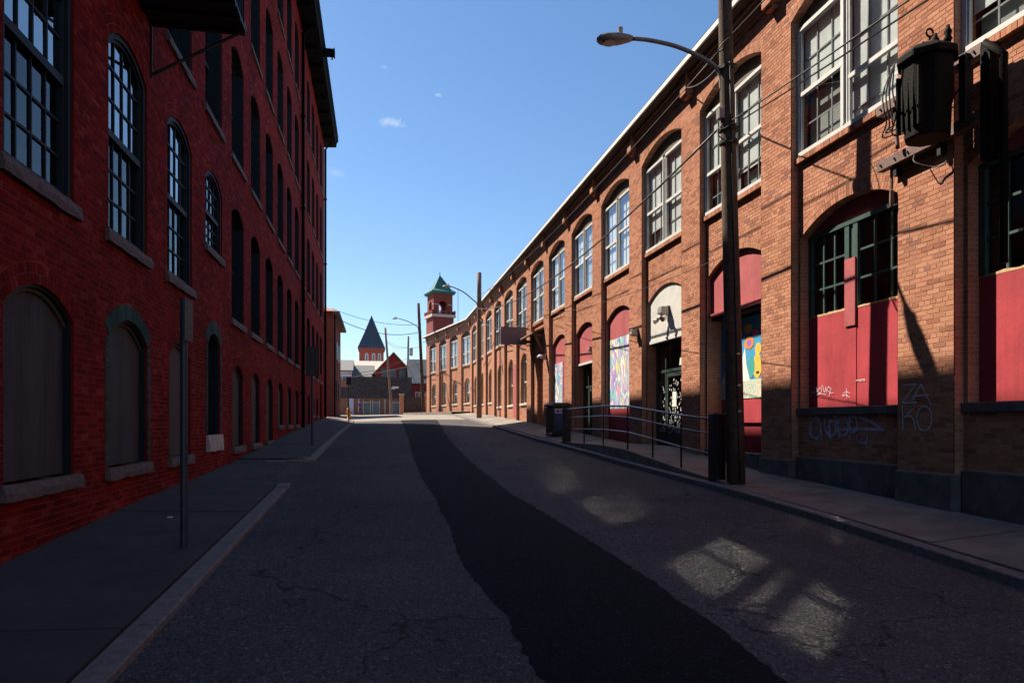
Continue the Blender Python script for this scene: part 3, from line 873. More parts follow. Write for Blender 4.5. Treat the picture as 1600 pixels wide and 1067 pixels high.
def red_window(k):
    b, c, low = OPEN[k]; a, e = low[0], low[1]; m = (a + e) / 2 + .1; D = .33
    mb = MB(); x0, x1 = XR + D - .02, XR + D + .08
    mb.box(x0, x1, m - .16, m - .05, 1.9, 3.33).box(x0, x1, m + .05, m + .16, 1.9, 3.33).box(x0 + .03, x1, m - .05, m + .05, 1.9, 3.33)
    mb.box(x0, x1, a, a + .10, 1.9, 3.33).box(x0, x1, e - .10, e, 1.9, 3.33)
    mb.box(x0 - .01, x1 - .004, a, e, 3.29, 3.36)
    win = mb.build("window", "green_frame", mill)
    for u0, u1 in ((a + .10, m - .16), (m + .16, e - .10)):
        g = MB(); n = 3; zz = frange(1.9, 3.29, 3)
        bars(g, XR + D + .01, XR + D + .05, frange(u0, u1, n)[1:-1], zz[1:-1], u0, u1, 1.9, 3.29, .035); g.build("glazing_bar", "green_frame", win)
        us = frange(u0, u1, n)
        for i in range(n):
            for j in range(3):
                t1, t2 = rnd.gauss(0, .004), rnd.gauss(0, .004)
                p = light_poly((0, 1, 0, 9, 0), us[i] + .018, us[i + 1] - .018, zz[j] + .018, zz[j + 1] - .018, XR + D + .035, t1, t2, 1)
                MB().poly(p).build("pane", "glass_dark", win)
    board("arch_board", "pink_board", low, D + .01, 3.36, None, mill)
    o = board("red_panel", "red_board", low, D - .01, .27, 1.88, mill, .05, a + .01, m - .13); o["label"] = "weathered red painted board below the window"
    board("red_panel", "red_board", low, D - .012, .27, 1.88, mill, .05, m + .13, e - .01)
    board("red_panel", "red_board", low, D - .02, .27, 1.6, mill, .05, m - .128, m + .128)
    if k == 0: board("red_strip", "pink_board", low, D - .045, 1.603, 2.72, mill, .03, m - .13, m + .13)
    for u0, u1 in ((a + .01, m - .135), (m + .135, e - .01)):
        xs = frange(u0, u1, 14); mb = MB()
        out = [(u0, 1.882)] + [(x, 1.905 + rnd.uniform(0, .022)) for x in xs] + [(u1, 1.882)]
        mb.prism(out, XR + D - .015, XR + D + .03, 0); mb.build("batten", "raw_wood", mill, fix=True)
    mb = MB().box(XR + .10, XR + .45, a - .05, e + .05, .13, .26); bevel(mb.build("window_sill", "base_stone", mill), .01)
red_window(-1); red_window(0)

# bay with the painted door wall
b, c, low = OPEN[1]; a, e = low[0], low[1]
board("arch_board", "pink_board", low, .24, 2.5, None, mill)
MB().box(XR + .18, XR + .30, a, e, 2.43, 2.5).build("ledge", "pink_board", mill)
MB().box(XR + .272, XR + .75, a, e, 2.36, 2.43).build("recess_ceiling", "room", mill)
board("red_panel", "red_board", low, .52, -1.1, .52, mill)
mu = board("mural_panel", "paint_sky", low, .51, .524, 2.3, mill); mu["label"] = "painted panel with blue sky, white peak and yellow figure"
def shape(pts, mat, d, lift, parent=None, s0=None, z0=None, sc=1):
    mb = MB(); q = [((s0 if s0 is not None else 0) - x * sc, (z0 or 0) + z * sc) for x, z in pts]
    mb.prism(q, XR + d - .004 - lift, XR + d + .002, 0); return mb.build("painted_shape", mat, parent or mu, fix=True)
def blob(cx, cz, rx, rz, n=16, wob=.0): return [(cx + rx * math.cos(2 * math.pi * k / n) * (1 + rnd.uniform(-wob, wob)), cz + rz * math.sin(2 * math.pi * k / n) * (1 + rnd.uniform(-wob, wob))) for k in range(n)]
shape([(0, .53), (2.5, .53), (2.5, .95), (0, .9)], "mural_stripes", .51, 0, s0=e)
for i, (cx, w, hh) in enumerate(((.35, .3, .8), (1.0, .3, .75), (1.95, .22, .6), (2.3, .3, .8))):
    shape([(cx - w, .9), (cx + w, .9), (cx + w * .5, .9 + hh * .45), (cx + .08, .9 + hh), (cx - w * .35, .9 + hh * .5)], "paint_white", .51, .002, s0=e)
for cx, cz, rx, rz, m_ in ((1.58, 1.2, .17, .28, "paint_yellow"), (1.62, 1.56, .13, .13, "paint_yellow"), (1.25, 1.72, .2, .13, "paint_orange"), (1.25, 1.72, .1, .07, "paint_violet"), (1.5, 1.92, .12, .07, "paint_pink"), (.7, 1.95, .25, .1, "paint_pink"),
                           (1.2, 2.05, .15, .1, "paint_yellow"), (2.4, 1.95, .08, .15, "paint_teal"), (.3, 1.5, .2, .2, "paint_orange"), (1.35, 1.2, .14, .24, "paint_teal"), (1.58, 1.16, .08, .05, "paint_white"), (1.6, 1.06, .07, .03, "paint_black")):
    shape(blob(cx, cz, rx, rz, 14, .08), m_, .51, .003 + .0008 * rnd.random(), s0=e)
def ribbon(parent, name, strokes, X, mat, w, jitter=0):
    mb = MB()
    for st in strokes:
        for (s0, z0), (s1, z1) in zip(st[:-1], st[1:]):
            L = math.hypot(s1 - s0, z1 - z0)
            if L < 1e-4: continue
            n = (-(z1 - z0) / L * w / 2, (s1 - s0) / L * w / 2); ex = ((s1 - s0) / L * w * .3, (z1 - z0) / L * w * .3)
            x = X + rnd.uniform(-.0015, .0015)
            mb.poly([(x, s0 - ex[0] + n[0], z0 - ex[1] + n[1]), (x, s1 + ex[0] + n[0], z1 + ex[1] + n[1]), (x, s1 + ex[0] - n[0], z1 + ex[1] - n[1]), (x, s0 - ex[0] - n[0], z0 - ex[1] - n[1])])
    return mb.build(name, mat, parent)
ZAKO = [[(8.76, 0.53), (8.5, 0.54), (8.77, 0.28), (8.49, 0.28)], [(8.58, 0.31), (8.41, 0.53), (8.24, 0.25)], [(8.56, 0.37), (8.26, 0.38)], [(8.76, 0.23), (8.75, 0.08), (8.75, -0.1)], [(8.57, 0.18), (8.72, 0.08), (8.62, 0.1), (8.55, 0.05), (8.51, -0.1)], [(8.35, 0.23), (8.29, 0.21), (8.24, 0.16), (8.22, 0.09), (8.22, 0.01), (8.25, -0.05), (8.3, -0.1), (8.36, -0.11), (8.42, -0.09), (8.46, -0.04), (8.49, 0.03), (8.48, 0.11), (8.45, 0.17), (8.4, 0.22), (8.34, 0.22)]]
TAG = [[(10.99, 0.08), (10.92, 0.05), (10.87, -0.01), (10.85, -0.1), (10.87, -0.19), (10.92, -0.25), (11.0, -0.28), (11.07, -0.25), (11.13, -0.18), (11.14, -0.09), (11.12, -0.0), (11.06, 0.06), (10.98, 0.08)], [(10.94, 0.09), (10.84, -0.1), (10.82, -0.29)], [(10.74, 0.06), (10.71, -0.15), (10.58, -0.27), (10.62, 0.04)], [(10.54, 0.04), (10.48, 0.01), (10.44, -0.06), (10.44, -0.14), (10.48, -0.2), (10.54, -0.23), (10.61, -0.2), (10.64, -0.13), (10.64, -0.05), (10.59, 0.02), (10.53, 0.04)], [(10.46, 0.1), (10.38, -0.12), (10.35, -0.26)], [(10.27, 0.08), (10.2, 0.06), (10.15, 0.01), (10.13, -0.07), (10.15, -0.14), (10.2, -0.2), (10.27, -0.21), (10.34, -0.19), (10.39, -0.13), (10.41, -0.06), (10.38, 0.02), (10.33, 0.07), (10.26, 0.08)], [(10.11, 0.12), (10.08, -0.2)], [(10.01, 0.1), (9.95, 0.08), (9.91, 0.01), (9.91, -0.07), (9.95, -0.13), (10.01, -0.16), (10.07, -0.13), (10.11, -0.06), (10.1, 0.02), (10.06, 0.09), (10.0, 0.1)], [(10.46, -0.12), (9.86, -0.1), (9.35, -0.11)], [(9.86, 0.08), (9.6, 0.01), (9.32, -0.11)], [(9.93, -0.22), (9.89, -0.32), (9.71, -0.32), (9.67, -0.19)], [(11.12, -0.01), (11.17, -0.22), (10.94, -0.3)], [(10.65, 0.11), (10.6, 0.0)]]
REDTAG = [[(11.37, 0.46), (11.3, 0.58), (11.21, 0.65), (11.18, 0.56), (11.3, 0.53)], [(11.4, 0.56), (11.21, 0.54)], [(11.11, 0.61), (11.07, 0.59), (11.06, 0.56), (11.08, 0.53), (11.12, 0.52), (11.16, 0.53), (11.17, 0.57), (11.15, 0.6), (11.11, 0.61)], [(11.07, 0.62), (11.04, 0.66), (10.99, 0.53), (10.95, 0.6)], [(10.95, 0.63), (10.93, 0.52)], [(10.86, 0.63), (10.93, 0.57), (10.83, 0.52)], [(10.87, 0.62), (10.8, 0.58), (10.86, 0.45)], [(10.82, 0.51), (10.74, 0.51)], [(11.25, 0.49), (11.09, 0.51), (10.95, 0.49)], [(10.48, 0.49), (10.4, 0.52), (10.32, 0.49)], [(10.4, 0.57), (10.4, 0.42)], [(10.5, 0.44), (10.42, 0.47), (10.32, 0.42)], [(10.52, 0.46), (10.47, 0.47)], [(10.16, 0.68), (10.14, 0.7), (10.12, 0.68)], [(10.1, 0.7), (10.1, 0.68)], [(10.08, 0.68), (10.08, 0.7), (10.05, 0.67), (10.05, 0.7)], [(10.04, 0.7), (10.0, 0.7)], [(10.02, 0.7), (10.02, 0.67)], [(9.97, 0.7), (9.96, 0.69), (9.95, 0.68), (9.96, 0.67), (9.97, 0.67), (9.98, 0.68), (9.98, 0.69), (9.98, 0.7), (9.96, 0.7)]]

ribbon(mill, "graffiti", ZAKO, XR - .007, "graffiti_white", .019)["label"] = "thin white hand-drawn letters on the brick pier"
ribbon(mill, "graffiti", TAG, XR + .142, "graffiti_violet", .042)["label"] = "faded violet sprayed tag under the red boarded window"
for tag_strokes in (REDTAG[:9], REDTAG[9:13], REDTAG[13:]):
    ribbon(mill, "graffiti", tag_strokes, XR + .309, "graffiti_white", .009)["label"] = "small white marker scribble on the red board"

# bay with white ribbed fascia and glazed entrance
def entrance(k, d, zt, zb, trans, m_fr, specks):
    b, c, low = OPEN[k]; a, e = low[0], low[1]; x0, x1 = XR + d, XR + d + .07
    W = e - a; d0, d1 = a + W * .27, a + W * .73
    f = MB()
    for u0, u1 in ((a, a + .08), (e - .08, e), (d0 - .06, d0), (d1, d1 + .06)): f.box(x0, x1, u0, u1, zb, zt)
    f.box(x0 - .005, x1, a, e, trans - .04, trans + .04).box(x0, x1, a, e, zt - .08, zt)
    f.box(x0, x1, a + .08, d0 - .06, zb, zb + .35).box(x0, x1, d1 + .06, e - .08, zb, zb + .35)
    ent = f.build("entrance", m_fr, mill)
    for u0, u1, z0, z1 in ((a + .08, d0 - .06, zb + .35, trans - .04), (d1 + .06, e - .08, zb + .35, trans - .04), (a + .08, d0 - .06, trans + .04, zt - .08), (d0, d1, trans + .04, zt - .08), (d1 + .06, e - .08, trans + .04, zt - .08)):
        MB().poly(light_poly((0, 1, 0, 9, 0), u0, u1, z0, z1, x0 + .04, 0, 0, 1)).build("pane", "glass_dark", ent)
    dr = MB(); q = trans - .04
    dr.box(x0 + .01, x1 - .01, d0 + .005, d0 + .11, zb, q - .005).box(x0 + .01, x1 - .01, d1 - .11, d1 - .005, zb, q - .005)
    dr.box(x0 + .012, x1 - .012, d0 + .11, d1 - .11, zb, zb + .3).box(x0 + .012, x1 - .012, d0 + .11, d1 - .11, q - .13, q - .006)
    door = dr.build("door", m_fr, ent) if False else dr.build("door", m_fr, mill)
    MB().poly(light_poly((0, 1, 0, 9, 0), d0 + .11, d1 - .11, zb + .3, q - .13, x0 + .035, 0, 0, 1)).build("pane", "glass_dark", door)
    MB().tube([(x0 - .05, d1 - .2, zb + .95), (x0 - .05, d1 - .2, zb + 1.25)], .012).build("handle", "galvanised", door)
    if specks:
        mb = MB()
        for i in range(420):
            u = rnd.uniform(a + .1, e - .1); zz = zb + .35 + (trans - zb - .6) * (rnd.random() ** 1.9); w = rnd.uniform(.008, .02); hh = rnd.uniform(.012, .04)
            if abs(u - d0) < .1 or abs(u - d1) < .1: continue
            x = x0 + .03
            mb.poly([(x, u - w, zz - hh), (x, u - w, zz + hh), (x, u + w, zz + hh * .6), (x, u + w, zz - hh)])
        props(mb.build("window_decal", "sticker_white", ent), kind='stuff')
        mb = MB().box(x0 + .02, x0 + .026, (d0 + d1) / 2 - .05, (d0 + d1) / 2 + .2, zb + 1.05, zb + 1.45); mb.build("paper_notice", "sticker_white", door)
        mb = MB().prism([(d0 + .12, trans + .1), (d0 + .12, trans + .55), (d0 + .3, trans + .4), (d0 + .36, trans + .1)], x0 + .03, x0 + .034, 0); mb.build("poster", "sticker_white", ent, fix=True)
    else:
        mb = MB().box(x0 + .004, x0 + .009, d0 + .03, d0 + .16, zb + 1.1, zb + 1.32); mb.build("paper_notice", "sticker_white", door)
    # dark vestibule
    MB().box(XR + d + .5, XR + d + .55, a, e, zb - .1, zt).build("vestibule_wall", "room", mill)
    return ent
b, c, low = OPEN[2]
wf = MB(); n = 46; a, e = low[0], low[1]
for i in range(n):
    u0, u1 = a + (e - a) * i / n, a + (e - a) * (i + 1) / n; um = u0 + (u1 - u0) * .62
    za, zm_, zb_ = arch_z(low, u0), arch_z(low, um), arch_z(low, u1); X0 = XR + .20; X1 = XR + .222
    wf.poly([(X0, u0, 2.29), (X0, u0, za), (X0, um, zm_), (X0, um, 2.29)]); wf.poly([(X0, um, 2.29), (X0, um, zm_), (X1, um + .004, zm_), (X1, um + .004, 2.29)])
    wf.poly([(X1, um + .004, 2.29), (X1, um + .004, zm_), (X1, u1 - .004, zb_), (X1, u1 - .004, 2.29)]); wf.poly([(X1, u1 - .004, 2.29), (X1, u1 - .004, zb_), (X0, u1, zb_), (X0, u1, 2.29)])
wf.build("ribbed_fascia", "white_metal", mill)
MB().box(XR + .17, XR + .30, a, e, 2.20, 2.285).build("ledge", "white_paint", mill)
MB().box(XR + .3, XR + .6, a, e, 2.16, 2.2).build("recess_ceiling", "room", mill)
entrance(2, .42, 2.19, -.62, 1.42, "door_green", True)
# bay with the abstract mural
b, c, low = OPEN[3]; a, e = low[0], low[1]
board("arch_board", "pink_board", low, .24, 2.74, None, mill)
board("mural_panel", "mural_abstract", low, .235, .45, 2.735, mill)["label"] = "tall painted panel of streaky yellow, blue and violet shapes"
board("red_panel", "red_board", low, .24, -1.0, .445, mill)
# bay with the single dark door
b, c, low = OPEN[4]
board("arch_board", "pink_board", low, .26, 2.25, None, mill); MB().box(XR + .22, XR + .34, low[0], low[1], 2.17, 2.25).build("ledge", "white_paint", mill)
MB().box(XR + .34, XR + .6, low[0], low[1], 2.14, 2.17).build("recess_ceiling", "room", mill)
entrance(4, .46, 2.16, -.55, 1.35, "door_green", False)
# bay with the narrow mural
b, c, low = OPEN[5]
board("arch_board", "pink_board", low, .25, -.8, None, mill)
board("mural_panel", "mural_abstract", low, .225, .6, 2.55, mill, .022, low[0] + 1.1, low[1] - .05)["label"] = "narrow painted panel in pale yellow and blue beside red board"
# bay with the arched door and its timber hood
b, c, low = OPEN[6]; a, e = low[0], low[1]
dd = MB().box(XR + .5, XR + .56, a, e, -.9, 2.2); dd.box(XR + .49, XR + .57, a, e, 2.1, 2.25); door = dd.build("door", "door_green", mill)
MB().poly([(XR + .5, u, z) for u, z in [(e, 2.25), (a, 2.25)] + arch_pts(a, e, 3.2, .4)][::-1]).build("fanlight", "glass_dark", mill)
MB().poly([(XR + .53, u, z) for u, z in [(e, 2.25), (a, 2.25)] + arch_pts(a, e, 3.2, .4)][::-1]).build("arch_board", "room", mill)
MB().box(XR + .485, XR + .499, a + .2, e - .2, .2, 1.6).build("pane", "glass_dark", door)
hd = MB()
hd.hexa([(XR - .55, b - .1, 4.02), (XR + .15, b - .1, 4.3), (XR + .15, c + .1, 4.3), (XR - .55, c + .1, 4.02), (XR - .55, b - .1, 4.1), (XR + .15, b - .1, 4.4), (XR + .15, c + .1, 4.4), (XR - .55, c + .1, 4.1)])
hd.box(XR - .45, XR + .1, b, b + .09, 3.9, 4.02).box(XR - .45, XR + .1, c - .09, c, 3.9, 4.02)
hd.hexa([(XR - .42, b, 3.92), (XR, b, 3.1), (XR, b + .09, 3.1), (XR - .42, b + .09, 3.92), (XR - .36, b, 4.0), (XR + .003, b, 3.25), (XR + .003, b + .09, 3.25), (XR - .36, b + .09, 4.0)])
hd.build("door_hood", "old_wood", mill)
red = MB().box(XR - .006, XR + .001, pk(8) + .1, pk(8) + .9, .3, 3.2); red.build("paint_patch", "pink_board", mill)
# ------------------------------------------------------------------ the tall mill on the left
LB = empty("tall_brick_mill", "tall five-storey dark red brick mill in shade along the left side", "building", (XL, 22, -1.2), street=True)
LP, L0, LWID = 2.48, 6.96, 1.48
LEND = 44.9
NL = 24.5
LTOP = 17.4
COLS = list(range(-2, 15))
def lcol(k): return L0 + LP * k
FLOORS = [2.39, 6.18, 9.96, 13.75]
GH = {}
lw = MB(); lq = []
def lstrip(s0, s1, holes, near):
    lw.m = 0 if near else 1; d = .004 if near else 0
    plane_with_holes(lw, LW, s0, s1, -2.6, LTOP, holes, d)
    if near: lq.extend(lay(s0, s1, -1.68, LTOP - .03, holes))
    lw.m = 1
    for h in holes: reveal(lw, LW, h, 0, .42)
lstrip(-9, lcol(-2) - .5, [], False)
for k in COLS:
    a = lcol(k); b = a + LWID; near = 3.8 < a < NL
    zs0 = -.565 if k < 7 else (-.087 if k < 12 else .39)
    if k == 3: g = (a + .18, a + 1.27, -.245, 1.55, .26)
    elif k == 14: g = (a + .26, a + 1.3, .17, 2.6, .26)
    else: g = (a + (.0 if k < 2 else .1), b - (0 if k < 2 else .1), zs0, 1.08, .28)
    GH[k] = g
    holes = [g] + [(a, b, z + (1.1 if k == 3 and z < 3 else 0), z + 2.42, .26) for z in FLOORS]
    lstrip(a - .5, b + .5, holes, near)
lstrip(lcol(14) + LWID + .5, LEND, [], False)
lw.m = 1
for p in ([(XL, LEND), (-19, LEND)], [(-19, LEND), (-19, -9)], [(-19, -9), (XL, -9)]):
    (x0, y0), (x1, y1) = p
    lw.poly([(x0, y0, -2.6), (x1, y1, -2.6), (x1, y1, LTOP), (x0, y0, LTOP)])
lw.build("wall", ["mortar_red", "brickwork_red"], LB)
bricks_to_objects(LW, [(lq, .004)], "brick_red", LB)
rm = MB(); rm.poly([(XL - 2.2, -9, -2), (XL - 2.2, LEND, -2), (XL - 2.2, LEND, LTOP), (XL - 2.2, -9, LTOP)])
for z in (1.9, 5.74, 9.5, 13.2, 17.2): rm.poly([(XL - .45, -9, z), (XL - .45, LEND, z), (XL - 2.2, LEND, z), (XL - 2.2, -9, z)])
rm.build("interior", "room", LB)
# eaves and roof
ev = MB().prism([(-2.57, 17.39), (XL - .3, 17.32), (XL - .3, 17.76), (-2.53, 17.66)], -9.5, LEND + .55, 1); ev.build("eaves", "gutter_black", LB, fix=True)
gt = MB().prism([(-2.63, 17.67), (-2.53, 17.67), (-2.45, 17.77), (-2.45, 18.08), (-2.57, 18.08), (-2.63, 17.9)], -9.5, LEND + .6, 1); gt.build("gutter", "gutter_black", LB, fix=True)
rf = MB().prism([(-2.57, 17.8), (-11.4, 19.6), (-19.6, 17.8), (-19.6, 17.6), (-11.4, 19.4), (-2.57, 17.75)], -9.5, LEND + .5, 1); rf.build("roof", "slate", LB, fix=True)
for i in range(24):
    yq = 4.4 + i * 1.7
    MB().box(XL + .01, -2.66, yq, yq + .13, 17.2, 17.34).build("rafter_end", "gutter_black", LB)
hb = MB().box(-2.9, -2.05, 34.1, 34.38, 17.44, 17.73).box(-2.05, -2.0, 34.07, 34.41, 17.41, 17.76).tube([(-2.13, 34.24, 17.45), (-2.13, 34.24, 17.26)], .035)
hb.build("hoist_beam", "gutter_black", LB)

# windows
def l_frame(h, o=0):
    mb = MB()
    if o: ring_frame(mb, h, inset(h, .02, .0), .02, .05 + o); h = inset(h, .021, .001)
    ring_frame(mb, h, inset(h, .08, .04), .025 + o, .09 + o)
    h2 = inset(h, .081, .041); ring_frame(mb, h2, inset(h2, .05, .05), .06 + o, .15 + o)
    zm = h[2] + (h[3] - h[2]) * .53; a, b = h2[0] + .05, h2[1] - .05
    mb.box(.05 + o, .15 + o, a, b, zm - .045, zm + .045)
    return mb, inset(h2, .05, .05), zm
def l_window_mesh(h, fine):
    o = 0 if fine else .17
    fm, g, zm = l_frame(h, o)
    a, b = g[0], g[1]
    parts = []
    mt = MB(); cols, r1, r2 = 4, 3, 3
    us = frange(a, b, cols); lo = frange(g[2], zm - .05, r1); up = frange(zm + .05, g[3] + g[4], r2)
    for u in us[1:-1]:
        mt.box(.095 + o, .122 + o, u - .012, u + .012, g[2], zm - .05); mt.box(.08 + o, .107 + o, u - .012, u + .012, zm + .05, arch_z(g, u))
    for z in lo[1:-1]: mt.box(.097 + o, .120 + o, a, b, z - .014, z + .014)
    for z in up[1:-1]: mt.box(.082 + o, .105 + o, a, b, z - .014, z + .014)
    panes = []
    if fine:
        for i in range(cols):
            for rows, d in ((lo, .115), (up, .10)):
                for j in range(3):
                    panes.append(MB().poly(light_poly(g, us[i] + .012, us[i + 1] - .012, rows[j] + .012, rows[j + 1] - .012, d, rnd.gauss(0, .004), rnd.gauss(0, .003), 3)))
    else:
        panes = [MB().poly(light_poly(g, a, b, g[2], zm - .05, .115 + o, .002, -.002, 1)), MB().poly(light_poly(g, a, b, zm + .05, g[3] + g[4] + .01, .10 + o, -.002, .003, 8))]
    return fm, mt, panes
hl = (-LWID / 2, LWID / 2, 0, 2.42, .26)
fm, mt, pn = l_window_mesh(hl, False)
frame_me, munt_me, pane_me = fm.mesh("window", "dark_frame", fix=False), mt.mesh("muntin_grid", "dark_frame"), [p.mesh("pane", "glass_dark") for i, p in enumerate(pn)]
def rough_block(x0, x1, y0, y1, z0, z1, seed, ny=9):
    r = random.Random(seed); mb = MB(); ys = frange(y0, y1, ny)
    i = 0
    for q in ys:
        j = lambda s: r.uniform(-s, s) * .7
        mb.v += [(x0 + j(.014), q, z0 + j(.014)), (x0 + j(.016), q, (z0 + z1) / 2 + j(.02)), (x0 + .02 + j(.01), q, z1 + j(.006)), (x1, q, z1), (x1, q, z0)]
    for k in range(ny):
        o = 5 * k
        for q in range(5): mb.f.append((o + q, o + (q + 1) % 5, o + 5 + (q + 1) % 5, o + 5 + q)); mb.mi.append(0)
    mb.f += [(4, 3, 2, 1, 0), tuple(5 * ny + q for q in range(5))]; mb.mi += [0, 0]
    return mb
sill_me = [rough_block(-.06, .10, -LWID / 2 - .1, LWID / 2 + .1, -.16, .0, sd).mesh("window_sill", "granite_sill", fix=True) for sd in (1, 2, 3)]
for k in COLS:
    for fi, z in enumerate(FLOORS):
        s = lcol(k) + LWID / 2; p = LW.P(s, 0, z)
        if fi == 0 and k == 3:
            p = LW.P(s, 0, z + 1.1); f2, m2, p2 = l_window_mesh((-LWID / 2, LWID / 2, 0, 1.32, .26), True)
            w = f2.build("window", "dark_frame", LB, p, LW.rz); m2.build("muntin_grid", "dark_frame", w)
            for q in p2: q.build("pane", "glass_dark", w)
        elif fi == 0 and 0 <= k <= 2:
            f2, m2, p2 = l_window_mesh(hl, True); w = f2.build("window", "dark_frame", LB, p, LW.rz); m2.build("muntin_grid", "dark_frame", w)
            for qi, q in enumerate(p2): q.build("pane", "glass_sky" if qi % 6 > 2 else "glass_dark", w)
        else:
            w = link("window", frame_me, LB, p, LW.rz); link("muntin_grid", munt_me, w)
            for q in pane_me: link("pane", q, w)
        link("window_sill", sill_me[(k + fi) % 3], LB, p, LW.rz)
# boarded ground floor
bm_cache = {}
for k in COLS:
    g = GH[k]; s = (g[0] + g[1]) / 2; w = g[1] - g[0]; p = LW.P(s, 0, 0); h = (-w / 2, w / 2, g[2], g[3], g[4])
    ln = MB(); ring_frame(ln, h, inset(h, .035, .0), .03, .40 if k in (3, 14) else .11); ln.build("lining", "dark_frame", LB, p, LW.rz)
    if k == 3:
        st = rough_block(-.06, .4, -w / 2 - .12, w / 2 + .12, -.575, -.25, 50).build("door_step", "stone_pale", LB, p, LW.rz, fix=True)
        gr = MB(); gr.box(.4, .46, -w / 2, w / 2, -.25, 1.7); gr.build("door", "black_iron", LB, p, LW.rz)
    elif k == 14:
        MB().box(.3, .36, -w / 2, w / 2, -.4, 2.85).build("door", "black_iron", LB, p, LW.rz)
    else:
        key = (round(w, 2), g[2], k in (0, 1))
        if key not in bm_cache:
            mb = MB(); mb.prism([(y_, z_) for y_, z_ in hole_loop(inset(h, .012))], .10, .14, 0); bd = mb.mesh("board", "board_grey" if k < 2 else "board_brown", fix=True)
            t = MB(); t.prism(arch_pts(-w / 2 + .02, w / 2 - .02, g[3] - .01, g[4] - .01) + arch_pts(-w / 2 + .07, w / 2 - .07, g[3] - .05, g[4] - .02)[::-1], .07, .099, 0); tm = t.mesh("arch_trim", "board_brown", fix=True)
            e_ = MB().box(.05, .099, w / 2 - .08, w / 2 - .02, g[2] + .02, g[3] - .03).mesh("side_trim", "dark_frame")
            bm_cache[key] = (bd, tm, e_)
        bd, tm, e_ = bm_cache[key]
        bo = link("board", bd, LB, p, LW.rz); link("arch_trim", tm, bo); link("side_trim", e_, bo)
        sm = rough_block(-.07, .21, -w / 2 - .1, w / 2 + .1, g[2] - .15, g[2], 60 + k)
        sm.build("window_sill", "granite_sill", LB, p, LW.rz, fix=True)
# green painted brick surrounds
for k, thick in ((1, .21), (3, .26)):
    g = GH[k]; par = MB().box(0, .001, 0, .001, 0, .001)
    qs = ring_bricks(g, thick, 1)
    r = int(math.floor(g[2] / COURSE)); 
    while (r + 1) * COURSE < g[3] + (.0):
        lo, hi = r * COURSE + .005, (r + 1) * COURSE - .005
        if lo > g[2]:
            w = .105 if k == 1 else .13
            qs += [((g[0] - w, lo), (g[0] - .003, lo), (g[0] - .003, hi), (g[0] - w, hi)), ((g[1] + .003, lo), (g[1] + w, lo), (g[1] + w, hi), (g[1] + .003, hi))]
        r += 1
    for q in qs:
        c = (sum(p[0] for p in q) / 4, sum(p[1] for p in q) / 4)
        f = [LW.P(p[0], -.012, p[1]) for p in q]; b_ = [LW.P(p[0], .01, p[1]) for p in q]
        MB().hexa(b_ + f).build("brick", "brick_green", LB, fix=True)

# ------------------------------------------------------------------ things fixed to the left mill
fe = empty("fire_escape", "black iron fire escape landing with railing high on the left mill", "fire escape", (XL, 9.5, 5.8), street=True)
pf = MB(); pf.box(XL, -1.95, 7.3, 11.09, 5.86, 5.91)
for q in range(11): pf.box(XL, -1.95, 7.34 + q * .37, 7.38 + q * .37, 5.82, 5.861)
pf.build("platform", "black_iron", fe)
for yq in (7.5, 11.05):
    MB().tube([(XL + .03, yq, 5.1), (-2.0, yq, 5.86)], .024).tube([(XL + .02, yq, 5.05), (XL + .02, yq, 5.85)], .016).build("bracket", "black_iron", fe)
def rail(p0, p1, n, par):
    p0, p1 = Vector(p0), Vector(p1)
    MB().tube([p0 + Vector((0, 0, 1)), p1 + Vector((0, 0, 1))], .022).build("rail", "black_iron", par)
    for i in range(n + 1):
        q = p0.lerp(p1, i / n); MB().tube([q, q + Vector((0, 0, 1))], .011, 4).build("baluster", "black_iron", par)
rail((-1.98, 7.3, 5.91), (-1.98, 11.06, 5.91), 30, fe); rail((XL + .05, 11.06, 5.91), (-1.98, 11.06, 5.91), 10, fe)
def downspout(x, y, z0, z1, label):
    t = empty("downspout", label, "drainpipe", (x, y, z0))
    MB().tube([(0, 0, 0), (0, 0, z1 - z0 - .7), (.6, 0, z1 - z0)], .07, 8).build("pipe", "gutter_black", t, smooth=True)
    for q in range(5):
        MB().box(-.13, .10, -.09, .09, 1.5 + q * 4, 1.56 + q * 4).build("strap", "gutter_black", t)
downspout(XL + .1, 31.5, -.22, 17.6, "dark drainpipe running the full height of the left mill")
downspout(XL + .1, 44.6, .28, 17.6, "dark drainpipe at the far corner of the left mill")

# ------------------------------------------------------------------ street furniture, left
def sign_post(x, y, z, hgt, sw, sh, ang, label, zs=None):
    t = empty("sign_post", label, "sign", (x, y, z), ang)
    p = MB(); 
    p.prism([(.038 * math.cos(2 * math.pi * q / 12), .038 * math.sin(2 * math.pi * q / 12)) for q in range(12)], -.1, hgt, 2)
    p.build("post", "post_steel", t, fix=True)
    zt = hgt if zs is None else zs
    s = MB().prism([(-sw / 2, zt - sh), (sw / 2, zt - sh), (sw / 2, zt), (-sw / 2, zt)], -.048, -.043, 1); bevel(s.build("sign_plate", "sign_back", t, fix=True), .001)
    for q in (.12, sh - .1): MB().tube([(0, -.054, zt - q), (0, .045, zt - q)], .008).build("bolt", "galvanised", t)
    return t
sign_post(-1.93, 7.58, left_z(-1.93, 7.58), 2.52, .28, .43, math.radians(88), "grey steel sign post in front of the green-trimmed boarded window")
sign_post(-1.96, 22.05, left_z(-1.96, 22.05), 3.0, .4, .9, math.radians(15), "thin street sign post on the left pavement past the drive")
sign_post(-1.75, 44.0, left_z(-1.75, 44.0), 2.75, .3, .5, math.radians(5), "small dark street sign on a post beside the yellow hydrant")

